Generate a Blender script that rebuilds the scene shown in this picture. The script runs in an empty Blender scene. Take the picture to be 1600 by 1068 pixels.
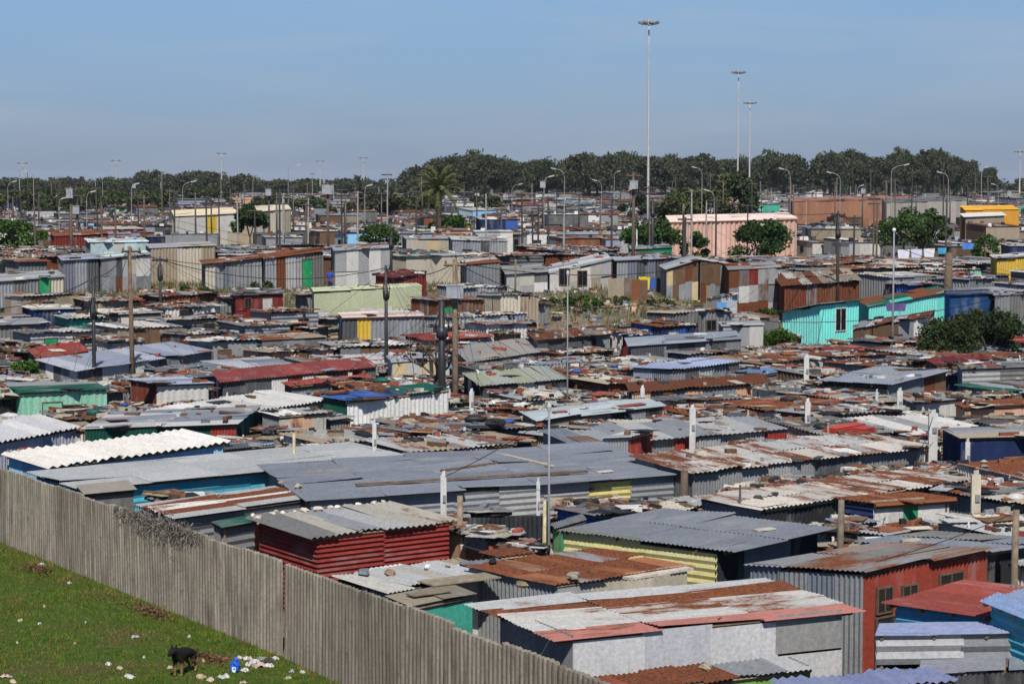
import bpy, math, random
import numpy as np
from mathutils import Vector
R = random.Random(11)
NR = np.random.RandomState(5)
sc = bpy.context.scene
COL = sc.collection
PI = math.pi

# ------------------------------------------------------------------ camera, sky, sun, exposure
CAM_H, F_PX, HOR = 11.7, 3300.0, 283.0
TH = math.atan((534.0 - HOR) / F_PX)
cam = bpy.data.cameras.new('camera'); cam.sensor_width = 36.0; cam.lens = 36.0 * F_PX / 1600.0
cam.clip_start = 0.5; cam.clip_end = 30000.0
camo = bpy.data.objects.new('camera', cam); COL.objects.link(camo)
camo.location = (0, 0, CAM_H); camo.rotation_euler = (PI / 2 - TH, 0, 0)
sc.camera = camo
SUN_EL = math.radians(50); SUN_AZ = math.atan2(0.08, -1.0)
SDIR = Vector((math.sin(SUN_AZ) * math.cos(SUN_EL), math.cos(SUN_AZ) * math.cos(SUN_EL), math.sin(SUN_EL)))
w = bpy.data.worlds.new('World'); sc.world = w; w.use_nodes = True
wn, wl = w.node_tree.nodes, w.node_tree.links
sky = wn.new('ShaderNodeTexSky'); sky.sky_type = 'NISHITA'; sky.sun_disc = False
sky.sun_elevation = SUN_EL; sky.sun_rotation = SUN_AZ
sky.air_density = 1.0; sky.dust_density = 0.3; sky.ozone_density = 3.0; sky.altitude = 0
tint = wn.new('ShaderNodeMix'); tint.data_type = 'RGBA'; tint.blend_type = 'MULTIPLY'; tint.inputs[0].default_value = 1.0
wl.new(sky.outputs[0], tint.inputs[6]); tcz = wn.new('ShaderNodeTexCoord'); spz = wn.new('ShaderNodeSeparateXYZ'); wl.new(tcz.outputs['Generated'], spz.inputs[0])
rz = wn.new('ShaderNodeValToRGB'); wl.new(spz.outputs[2], rz.inputs[0])
rz.color_ramp.elements[0].position = 0.0; rz.color_ramp.elements[0].color = (0.33, 0.44, 0.80, 1)
rz.color_ramp.elements[1].position = 0.12; rz.color_ramp.elements[1].color = (0.66, 0.78, 0.98, 1)
wl.new(rz.outputs[0], tint.inputs[7])
# faint high cirrus, spread over the whole sky
tc = wn.new('ShaderNodeTexCoord'); mp = wn.new('ShaderNodeMapping'); mp.inputs['Scale'].default_value = (2.2, 2.2, 14)
mp.inputs['Rotation'].default_value = (0.10, 0.06, 0.4)
nz = wn.new('ShaderNodeTexNoise'); nz.inputs['Scale'].default_value = 2.6; nz.inputs['Detail'].default_value = 6
nz.inputs['Distortion'].default_value = 0.6
wl.new(tc.outputs['Generated'], mp.inputs[0]); wl.new(mp.outputs[0], nz.inputs['Vector'])
rp = wn.new('ShaderNodeMapRange'); rp.inputs[1].default_value = 0.44; rp.inputs[2].default_value = 0.78
rp.inputs[3].default_value = 0.0; rp.inputs[4].default_value = 0.34
wl.new(nz.outputs[0], rp.inputs[0])
cl = wn.new('ShaderNodeMix'); cl.data_type = 'RGBA'
wl.new(rp.outputs[0], cl.inputs[0]); wl.new(tint.outputs[2], cl.inputs[6]); cl.inputs[7].default_value = (5.2, 5.6, 6.2, 1)
bg = wn['Background']; wl.new(cl.outputs[2], bg.inputs[0]); bg.inputs[1].default_value = 0.09
sl = bpy.data.lights.new('sun', 'SUN'); sl.energy = 5.0; sl.angle = math.radians(0.5); sl.color = (1.0, 0.94, 0.85)
slo = bpy.data.objects.new('sun', sl); COL.objects.link(slo); slo.rotation_euler = SDIR.to_track_quat('Z', 'Y').to_euler()
slo.location = SDIR * 60
sc.view_settings.view_transform = 'Standard'; sc.view_settings.look = 'None'
sc.view_settings.exposure = 0.0; sc.view_settings.gamma = 1.0; sc.view_settings.use_curve_mapping = False
sc.render.engine = 'CYCLES'
sc.cycles.max_bounces = 5; sc.cycles.diffuse_bounces = 3; sc.cycles.glossy_bounces = 2; sc.cycles.transmission_bounces = 2
sc.cycles.volume_bounces = 0; sc.cycles.caustics_reflective = False; sc.cycles.caustics_refractive = False

# ------------------------------------------------------------------ pixel -> world helpers
ct, st = math.cos(TH), math.sin(TH)
def ray(px, py):
    a = (px - 800.0) / F_PX; b = (534.0 - py) / F_PX
    return Vector((a, ct + b * st, -st + b * ct))
def PX(px, py, q):
    """third value < 20: height of the horizontal plane hit; else ground distance."""
    r = ray(px, py)
    t = (q - CAM_H) / r.z if q < 20 else q / r.y
    return Vector((0, 0, CAM_H)) + r * t
def sm(t):
    t = max(0.0, min(1.0, t)); return t * t * (3 - 2 * t)
def terrain(x, y):
    shift = 9.0 * sm((x - 8) / 9.0) if y < 400 else 9.0
    return (4.0 - 0.95 * sm((x - 6) / 12.0) * (1 - sm((y - 330) / 200.0))) * sm((y - shift - 110.0) / 42.0)

# ------------------------------------------------------------------ materials
def newmat(name):
    m = bpy.data.materials.new(name); m.use_nodes = True
    nt = m.node_tree; return m, nt.nodes, nt.links, nt.nodes['Principled BSDF']
def nd(n, typ, **kw):
    x = n.new(typ)
    for k, v in kw.items(): setattr(x, k, v)
    return x
def noise(n, l, vec, scale, detail=4, rough=0.55):
    x = n.new('ShaderNodeTexNoise'); x.inputs['Scale'].default_value = scale; x.inputs['Detail'].default_value = detail
    x.inputs['Roughness'].default_value = rough; l.new(vec, x.inputs['Vector']); return x.outputs[0]
def mapr(n, l, v, a, b, c, d):
    x = n.new('ShaderNodeMapRange'); l.new(v, x.inputs[0])
    for i, q in enumerate((a, b, c, d)): x.inputs[i + 1].default_value = q
    return x.outputs[0]
def mixc(n, l, fac, c1, c2, mode='MIX'):
    x = n.new('ShaderNodeMix'); x.data_type = 'RGBA'; x.blend_type = mode
    for s, v in ((0, fac), (6, c1), (7, c2)):
        if hasattr(v, 'links'): l.new(v, x.inputs[s])
        elif isinstance(v, tuple): x.inputs[s].default_value = (*v, 1)[:4]
        else: x.inputs[s].default_value = v
    return x.outputs[2]
def mth(n, l, op, a, b=None, clamp=False):
    x = n.new('ShaderNodeMath'); x.operation = op; x.use_clamp = clamp
    for i, v in enumerate((a, b)):
        if v is None: continue
        if hasattr(v, 'links'): l.new(v, x.inputs[i])
        else: x.inputs[i].default_value = v
    return x.outputs[0]
def uvvec(n, l, scale):
    """UV in metres, shifted at random for each object."""
    u = n.new('ShaderNodeUVMap'); u.uv_map = 'UVMap'
    oi = n.new('ShaderNodeObjectInfo')
    m = n.new('ShaderNodeVectorMath'); m.operation = 'SCALE'; m.inputs[0].default_value = (37.0, 53.0, 91.0)
    l.new(oi.outputs['Random'], m.inputs[3])
    a = n.new('ShaderNodeVectorMath'); a.operation = 'ADD'; l.new(u.outputs[0], a.inputs[0]); l.new(m.outputs[0], a.inputs[1])
    mp = n.new('ShaderNodeMapping'); mp.inputs['Scale'].default_value = scale; l.new(a.outputs[0], mp.inputs[0])
    return mp.outputs[0]
def attr(n):
    a = n.new('ShaderNodeAttribute'); a.attribute_name = 'Col'; a.attribute_type = 'GEOMETRY'; return a
def bump(n, l, h, strength, dist, bs):
    b = n.new('ShaderNodeBump'); b.inputs['Strength'].default_value = strength; b.inputs['Distance'].default_value = dist
    l.new(h, b.inputs['Height']); l.new(b.outputs[0], bs.inputs['Normal'])

def mat_sheet(name, spec, rough):
    m, n, l, bs = newmat(name)
    a = attr(n)
    v1 = uvvec(n, l, (1.3, 0.45, 1)); v2 = uvvec(n, l, (6, 1.1, 1)); v3 = uvvec(n, l, (1, 1, 1))
    big = noise(n, l, v1, 1.1, 5, 0.6); streak = noise(n, l, v2, 1.2, 4, 0.6); fine = noise(n, l, v3, 11, 5, 0.75)
    s = mth(n, l, 'ADD', mth(n, l, 'MULTIPLY', big, 0.58), mth(n, l, 'ADD', mth(n, l, 'MULTIPLY', streak, 0.17), mth(n, l, 'MULTIPLY', fine, 0.25)))
    # rust amount in the attribute's alpha: threshold on the noise sum
    thr = mth(n, l, 'SUBTRACT', 0.70, mth(n, l, 'MULTIPLY', a.outputs['Alpha'], 0.46))
    mask = mth(n, l, 'MULTIPLY', mth(n, l, 'SUBTRACT', s, thr), 11.0, True)
    mask = mth(n, l, 'MULTIPLY', mask, mth(n, l, 'GREATER_THAN', a.outputs['Alpha'], 0.01))
    rustc = mixc(n, l, mapr(n, l, fine, 0.35, 0.65, 0, 1), (0.058, 0.022, 0.014), (0.205, 0.074, 0.034))
    grime = mapr(n, l, streak, 0.3, 0.75, 0.88, 1.07)
    g2 = mapr(n, l, fine, 0.3, 0.7, 0.72, 1.18)
    base = mixc(n, l, 1.0, a.outputs['Color'], mth(n, l, 'MULTIPLY', grime, g2), 'MULTIPLY')
    bleach = mapr(n, l, big, 0.52, 0.75, 0, 0.35)
    base = mixc(n, l, bleach, base, (0.34, 0.34, 0.33))
    c = mixc(n, l, mask, base, rustc)
    l.new(c, bs.inputs['Base Color'])
    l.new(mth(n, l, 'ADD', mth(n, l, 'MULTIPLY', mask, 0.3), mapr(n, l, fine, 0.2, 0.8, rough - 0.1, rough + 0.12)), bs.inputs['Roughness'])
    bs.inputs['Specular IOR Level'].default_value = spec
    bump(n, l, fine, 0.35, 0.01, bs)
    return m
M_SHEET = mat_sheet('weathered_sheet_metal', 0.14, 0.62)
M_BOARD = mat_sheet('painted_board', 0.1, 0.8)

def mat_attr(name, rough, spec, lo, hi, scale, bumpd=0.0, wood=False):
    m, n, l, bs = newmat(name); a = attr(n)
    oc = n.new('ShaderNodeTexCoord'); mp = n.new('ShaderNodeMapping'); l.new(oc.outputs['Object'], mp.inputs[0])
    f = noise(n, l, mp.outputs[0], scale, 5, 0.65)
    c = mixc(n, l, 1.0, a.outputs['Color'], mapr(n, l, f, 0.3, 0.7, lo, hi), 'MULTIPLY')
    l.new(c, bs.inputs['Base Color']); bs.inputs['Roughness'].default_value = rough; bs.inputs['Specular IOR Level'].default_value = spec
    if bumpd: bump(n, l, f, 0.5, bumpd, bs)
    return m
M_WOOD = mat_attr('rough_timber', 0.85, 0.2, 0.6, 1.25, 5, 0.01)
M_STONE = mat_attr('stone_and_rubble', 0.9, 0.2, 0.6, 1.3, 9, 0.02)
M_PLAS = mat_attr('plastic_and_cloth', 0.55, 0.35, 0.85, 1.1, 12)
M_METAL = mat_attr('pole_metal', 0.5, 0.5, 0.75, 1.15, 3)
M_FUR = mat_attr('fur', 0.9, 0.1, 0.7, 1.2, 40)
M_LEAF = mat_attr('leaves', 0.75, 0.08, 0.65, 1.3, 0.9)
M_BARK = mat_attr('bark', 0.9, 0.1, 0.6, 1.25, 6)
M_CABLE = mat_attr('cable', 0.6, 0.3, 0.9, 1.1, 3)
def mat_simple(name, col, rough, spec=0.5):
    m, n, l, bs = newmat(name)
    oc = n.new('ShaderNodeTexCoord'); f = noise(n, l, oc.outputs['Object'], 6, 3)
    l.new(mixc(n, l, 1.0, col, mapr(n, l, f, 0.3, 0.7, 0.7, 1.2), 'MULTIPLY'), bs.inputs['Base Color'])
    bs.inputs['Roughness'].default_value = rough; bs.inputs['Specular IOR Level'].default_value = spec
    return m
M_GLASS = mat_simple('dark_window_glass', (0.012, 0.014, 0.016), 0.12, 0.6)

def mat_concrete():
    m, n, l, bs = newmat('ribbed_concrete')
    u = uvvec(n, l, (1, 1, 1)); us = uvvec(n, l, (5, 0.35, 1)); ub = uvvec(n, l, (0.35, 0.6, 1))
    s = noise(n, l, us, 1.6, 5, 0.65); b = noise(n, l, ub, 1.2, 4); f = noise(n, l, u, 14, 5, 0.7); fm = noise(n, l, u, 2.3, 5, 0.7)
    c = mixc(n, l, mapr(n, l, s, 0.35, 0.68, 0, 1), (0.115, 0.10, 0.080), (0.335, 0.295, 0.24))
    c = mixc(n, l, mapr(n, l, b, 0.4, 0.7, 0, 0.5), c, (0.26, 0.23, 0.185))
    c = mixc(n, l, mapr(n, l, fm, 0.60, 0.72, 0, 0.75), c, (0.085, 0.075, 0.062))
    c = mixc(n, l, 1.0, c, mapr(n, l, f, 0.3, 0.7, 0.8, 1.15), 'MULTIPLY')
    oi = n.new('ShaderNodeObjectInfo'); c = mixc(n, l, 1.0, c, mapr(n, l, oi.outputs['Random'], 0, 1, 0.78, 1.12), 'MULTIPLY')
    l.new(c, bs.inputs['Base Color']); bs.inputs['Roughness'].default_value = 0.92; bs.inputs['Specular IOR Level'].default_value = 0.15
    bump(n, l, f, 0.6, 0.012, bs); return m
M_CONC = mat_concrete()
def mat_ground():
    m, n, l, bs = newmat('sandy_ground'); g = n.new('ShaderNodeNewGeometry')
    p = g.outputs['Position']
    a = noise(n, l, p, 0.05, 6, 0.6); b = noise(n, l, p, 0.6, 6, 0.65); f = noise(n, l, p, 5, 4, 0.7)
    c = mixc(n, l, mapr(n, l, b, 0.4, 0.65, 0, 1), (0.23, 0.185, 0.13), (0.12, 0.10, 0.075))
    c = mixc(n, l, mapr(n, l, a, 0.52, 0.62, 0, 0.7), c, (0.07, 0.08, 0.035))
    c = mixc(n, l, 1.0, c, mapr(n, l, f, 0.3, 0.7, 0.7, 1.25), 'MULTIPLY')
    l.new(c, bs.inputs['Base Color']); bs.inputs['Roughness'].default_value = 0.95; bs.inputs['Specular IOR Level'].default_value = 0.1
    return m
def mat_turf():
    m, n, l, bs = newmat('turf'); g = n.new('ShaderNodeNewGeometry'); p = g.outputs['Position']
    a = noise(n, l, p, 0.45, 5, 0.6); b = noise(n, l, p, 3, 5, 0.7)
    c = mixc(n, l, mapr(n, l, b, 0.35, 0.65, 0, 1), (0.035, 0.060, 0.010), (0.065, 0.105, 0.016))
    c = mixc(n, l, mapr(n, l, a, 0.52, 0.66, 0, 0.85), c, (0.085, 0.062, 0.030))
    l.new(c, bs.inputs['Base Color']); bs.inputs['Roughness'].default_value = 0.95; bs.inputs['Specular IOR Level'].default_value = 0.1
    return m
M_GROUND = mat_ground(); M_TURF = mat_turf()

# ------------------------------------------------------------------ mesh builder
class MB:
    def __init__(s): s.v = []; s.f = []; s.c = []; s.uv = []
    def quad(s, p, c, uv=None):
        b = len(s.v); s.v += [tuple(q) for q in p]; s.f.append(tuple(range(b, b + len(p)))); s.c.append(c)
        s.uv.append(uv if uv else [(q[0] + q[1] * 0.3, q[2] + q[1] * 0.7) for q in s.v[b:]])
    def box(s, o, ex, ey, ez, c):
        """box with centre o and half-extent vectors."""
        o, ex, ey, ez = Vector(o), Vector(ex), Vector(ey), Vector(ez)
        for n_, a, b in ((ex, ey, ez), (-ex, ez, ey), (ey, ez, ex), (-ey, ex, ez), (ez, ex, ey), (-ez, ey, ex)):
            s.quad([o + n_ - a - b, o + n_ + a - b, o + n_ + a + b, o + n_ - a + b], c)
    def bx(s, x0, x1, y0, y1, z0, z1, c):
        s.box(((x0 + x1) / 2, (y0 + y1) / 2, (z0 + z1) / 2), ((x1 - x0) / 2, 0, 0), (0, (y1 - y0) / 2, 0), (0, 0, (z1 - z0) / 2), c)
    def bar(s, p, q, r, c, r2=None):
        """square bar from p to q."""
        p, q = Vector(p), Vector(q); d = (q - p)
        if d.length < 1e-5: return
        d.normalize(); a = d.orthogonal().normalized(); b = d.cross(a); r2 = r if r2 is None else r2
        A = [p + a * r + b * r, p - a * r + b * r, p - a * r - b * r, p + a * r - b * r]
        B = [q + a * r2 + b * r2, q - a * r2 + b * r2, q - a * r2 - b * r2, q + a * r2 - b * r2]
        for i in range(4): s.quad([A[i], A[(i + 1) % 4], B[(i + 1) % 4], B[i]], c)
        s.quad(A[::-1], c); s.quad(B, c)
    def tube(s, pts, rs, c, n=8, cap=True):
        pts = [Vector(p) for p in pts]; rings = []
        b0 = len(s.v)
        for i, p in enumerate(pts):
            d = (pts[min(i + 1, len(pts) - 1)] - pts[max(i - 1, 0)]).normalized()
            a = Vector((0, 0, 1)).cross(d)
            a = Vector((1, 0, 0)) if a.length < 0.05 else a.normalized()
            e = d.cross(a); r = rs[i] if isinstance(rs, (list, tuple)) else rs
            for k in range(n):
                t = 2 * PI * k / n; s.v.append(tuple(p + a * (math.cos(t) * r) + e * (math.sin(t) * r)))
        for i in range(len(pts) - 1):
            for k in range(n):
                f = (b0 + i * n + k, b0 + i * n + (k + 1) % n, b0 + (i + 1) * n + (k + 1) % n, b0 + (i + 1) * n + k)
                s.f.append(f); s.c.append(c); s.uv.append([(0, 0), (0.1, 0), (0.1, 0.5), (0, 0.5)])
        if cap:
            for i in (0, len(pts) - 1):
                f = tuple(b0 + i * n + k for k in (range(n - 1, -1, -1) if i == 0 else range(n)))
                s.f.append(f); s.c.append(c); s.uv.append([(0, 0)] * n)
    def blob(s, o, rx, ry, rz, c, seed=0, j=0.2, n=7, m=5):
        """lumpy closed stone / sack shape."""
        rr = random.Random(seed); b0 = len(s.v); o = Vector(o); yaw = rr.uniform(0, PI)
        s.v.append((o.x, o.y, o.z + rz * 0.9))
        for i in range(1, m):
            ph = PI * i / m
            for k in range(n):
                t = 2 * PI * k / n + yaw; q = 1 + rr.uniform(-j, j)
                s.v.append((o.x + rx * q * math.sin(ph) * math.cos(t), o.y + ry * q * math.sin(ph) * math.sin(t), o.z + rz * math.cos(ph) * (1 + rr.uniform(-j, j) * 0.5)))
        s.v.append((o.x, o.y, o.z - rz * 0.9)); e = len(s.v) - 1
        F = []
        for k in range(n): F.append((b0, b0 + 1 + k, b0 + 1 + (k + 1) % n))
        for i in range(m - 2):
            for k in range(n):
                a = b0 + 1 + i * n
                F.append((a + k, a + n + k, a + n + (k + 1) % n, a + (k + 1) % n))
        a = b0 + 1 + (m - 2) * n
        for k in range(n): F.append((e, a + (k + 1) % n, a + k))
        for f in F: s.f.append(f); s.c.append(c); s.uv.append([(s.v[i][0], s.v[i][1]) for i in f])
    def build(s, name, mat, parent=None, smooth=False, origin=None):
        o = Vector(origin) if origin is not None else None
        me = bpy.data.meshes.new(name)
        V = [(x - o.x, y - o.y, z - o.z) for x, y, z in s.v] if o is not None else s.v
        me.from_pydata(V, [], s.f)
        lt = [len(f) for f in s.f]
        ca = me.color_attributes.new('Col', 'FLOAT_COLOR', 'CORNER')
        cc = np.repeat(np.array([(*c, 0.0)[:4] if len(c) == 3 else c for c in s.c], dtype=np.float32), lt, axis=0)
        ca.data.foreach_set('color', cc.ravel())
        ul = me.uv_layers.new(name='UVMap')
        ul.data.foreach_set('uv', np.array([q for u in s.uv for q in u], dtype=np.float32).ravel())
        if smooth: me.polygons.foreach_set('use_smooth', [True] * len(s.f))
        me.materials.append(mat)
        ob = bpy.data.objects.new(name, me); COL.objects.link(ob)
        if parent is not None: ob.parent = parent
        if o is not None and parent is None: ob.location = o
        return ob
def fit(t):
    for a, b in (('', ''), (' and rust striped', ''), (' patchwork roof', ' roof'), (' with green uprights', ''), (' with rusty door', ''), (' above the tarpaulin', ''), (' with green door', ''), (' with pale corner post', ' with corner post'), (' by the bare tree', ''), (' with rust striped roof', ''), (' with lime front', ''), ('the whitewashed', 'the')):
        if len(t.split()) > 16: t = t.replace(a, b) if a else t
    return ' '.join(t.split()[:16])
def tag(o, label=None, cat=None, group=None, kind=None):
    if label: o['label'] = fit(label)
    if cat: o['category'] = cat
    if group: o['group'] = group
    if kind: o['kind'] = kind
    return o
def thing(name, label, cat, loc, group=None):
    o = bpy.data.objects.new(name, None); COL.objects.link(o); o.location = loc; o.empty_display_size = 0.3
    return tag(o, label, cat, group)
def jit(c, a=0.12, rr=R):
    k = 1 + rr.uniform(-a, a); return tuple(min(0.9, max(0.004, x * k)) for x in c[:3])

# ------------------------------------------------------------------ palette (linear base colours)
P = dict(galv=(.20, .21, .22), blueg=(.15, .17, .205), light=(.33, .335, .335), dark=(.085, .088, .095), white=(.56, .55, .52), cream=(.46, .42, .34),
         red=(.30, .045, .032), maroon=(.16, .026, .022), oxide=(.27, .075, .05), pinkred=(.36, .15, .125), yellow=(.50, .44, .17), lime=(.43, .46, .30),
         mint=(.20, .46, .34), teal=(.06, .36, .27), turq=(.10, .56, .47), blue=(.03, .09, .30), navy=(.016, .028, .085), lblue=(.22, .47, .68),
         sky=(.06, .34, .46), pink=(.66, .42, .34), peach=(.55, .33, .21), green=(.02, .28, .11), dgreen=(.012, .075, .055), grey=(.15, .15, .146),
         tan=(.30, .25, .18), beige=(.55, .44, .26), orange=(.60, .28, .03), gold=(.60, .40, .05), lilac=(.25, .275, .35), brown=(.14, .085, .05),
         black=(.025, .026, .03), rust=(.20, .075, .035), paleblue=(.45, .58, .60), steel=(.24, .255, .275), mottle=(.40, .39, .34))
WOODC = [(.20, .14, .085), (.14, .10, .065), (.27, .20, .13), (.10, .075, .055)]

# ------------------------------------------------------------------ shack builder
def sheet(mb, p00, p10, p11, p01, run, pitch, amp, c, rust, smooth=True, uo=0.0):
    """one metal sheet; run 'v': ridges run from the p0 edge to the p1 edge, 'u': the other way, 'n': flat."""
    if run == 'u': p00, p10, p11, p01 = p10, p11, p01, p00
    L = ((p10 - p00).length + (p11 - p01).length) / 2; H = ((p01 - p00).length + (p11 - p10).length) / 2
    nrm = (p10 - p00).cross(p01 - p00)
    if nrm.length < 1e-6: return
    nrm.normalize(); b = len(mb.v)
    n = 1 if run == 'n' else max(2, int(round(2 * L / pitch)))
    for i in range(n + 1):
        t = i / n; d = nrm * (amp if i % 2 else -amp) if run != 'n' else Vector((0, 0, 0))
        mb.v.append(tuple(p00.lerp(p10, t) + d)); mb.v.append(tuple(p01.lerp(p11, t) + d))
    for i in range(n):
        a = b + 2 * i; mb.f.append((a, a + 2, a + 3, a + 1)); mb.c.append((*c, rust))
        u0, u1 = uo + L * i / n, uo + L * (i + 1) / n
        mb.uv.append([(u0, 0), (u1, 0), (u1, H), (u0, H)])
def lerp2(q, u, v):
    return q[0].lerp(q[1], u).lerp(q[3].lerp(q[2], u), v)
def sheets(parent, root, name, q, nu, nv, run, pitch, amp, cols, rust, split, rr, jc=0.13, lap=0.03, mat=None, bands=None, gap=0.0):
    """cover the quad q (p00,p10,p11,p01) with nu x nv sheets, one object each when split."""
    o = Vector(root.location); mb = MB(); objs = []
    nrm = (q[1] - q[0]).cross(q[3] - q[0]).normalized()
    for j in range(nv):
        for i in range(nu):
            u0, u1, v0, v1 = i / nu, (i + 1) / nu, j / nv, (j + 1) / nv
            lu = lap / max(0.3, (q[1] - q[0]).length); lv = lap / max(0.3, (q[3] - q[0]).length)
            e = rr.uniform(0, 0.02) + 0.007 * (i % 2) + 0.009 * (j % 2)
            h = [nrm * (e + rr.uniform(-0.008, 0.012) + (rr.uniform(.02, .10) if name == 'roof' and rr.random() < .10 else 0)) for _ in range(4)]
            jv = rr.uniform(-0.10, 0.10) / max(1, (q[3] - q[0]).length)
            p = [lerp2(q, u0 - lu, v0 - lv + jv) + h[0], lerp2(q, u1 + lu, v0 - lv + jv) + h[1], lerp2(q, u1 + lu, v1 + lv + jv) + h[2], lerp2(q, u0 - lu, v1 + lv + jv) + h[3]]
            c = bands[j % len(bands)] if bands else cols[(i + j * nu) % len(cols)] if len(cols) >= nu * nv else rr.choice(cols)
            ru = rust
            if isinstance(c, str):
                ru = 0.85 if c == 'rust' else rust; c = P[c]
            c = jit(c, jc, rr); ru = 0 if ru <= 0 else max(0.02, min(1, ru + rr.uniform(-0.16, 0.16)))
            m_ = MB() if split else mb
            sheet(m_, *p, run, pitch, amp, c, ru, uo=i * 3.7 + j * 11.3)
            if split: objs.append(m_.build(name + '_sheet', mat or M_SHEET, parent, False, o))
    if not split: return mb.build(name, mat or M_SHEET, parent, False, o)
    return objs
KEEP = []      # footprints taken
SHACKS = []    # (root, short, roof corners, distance)
HEROES = []
def inpoly(x, y, poly):
    s = None
    for i in range(len(poly)):
        x0, y0 = poly[i]; x1, y1 = poly[(i + 1) % len(poly)]
        c = (x1 - x0) * (y - y0) - (y1 - y0) * (x - x0)
        if abs(c) < 1e-9: continue
        if s is None: s = c > 0
        elif (c > 0) != s: return False
    return True
def bounds(poly): xs = [p[0] for p in poly]; ys = [p[1] for p in poly]; return min(xs), max(xs), min(ys), max(ys)
def add_keep(poly): KEEP.append((bounds(poly), poly))
def opening(root, rr, face, u, z0, wd, ht, kind, col, frame=(.12, .085, .06)):
    """door or window set in the wall from face[0] to face[1] (bottom points)."""
    a, b = face; d = (b - a); L = d.length; d.normalize(); n = Vector((d.y, -d.x, 0)); o = Vector(root.location)
    c = a + d * (u * L); zc = z0 + ht / 2 + (a.z + (b.z - a.z) * u)
    c = Vector((c.x, c.y, zc)) + n * 0.05
    mb = MB(); mb.box(c, d * (wd / 2), n * 0.02, Vector((0, 0, ht / 2)), (*P[col], 0.0) if isinstance(col, str) else (*col, 0.0))
    part = mb.build('door' if kind == 'door' else 'window', M_GLASS if kind == 'window' else M_BOARD, root, False, o)
    fb = MB(); t = 0.045
    for s_ in (-1, 1): fb.box(c + d * (s_ * (wd / 2 + t / 2)) + n * 0.012, d * (t / 2), n * 0.03, Vector((0, 0, ht / 2 + t)), frame)
    for s_ in ((1,) if kind == 'door' else (-1, 1)): fb.box(c + Vector((0, 0, s_ * (ht / 2 + t / 2))) + n * 0.012, d * (wd / 2 - 0.002), n * 0.03, Vector((0, 0, t / 2)), frame)
    if kind == 'window': fb.box(c + n * 0.024, d * 0.018, n * 0.012, Vector((0, 0, ht / 2 - 0.002)), frame)
    fb.build('frame', M_WOOD, part, False, o)
    if kind == 'door':
        hb = MB(); hb.box(c + d * (wd * 0.38) + n * 0.05, d * 0.015, n * 0.03, Vector((0, 0, 0.06)), (.3, .3, .3)); hb.build('handle', M_METAL, part, False, o)
    return part
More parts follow.
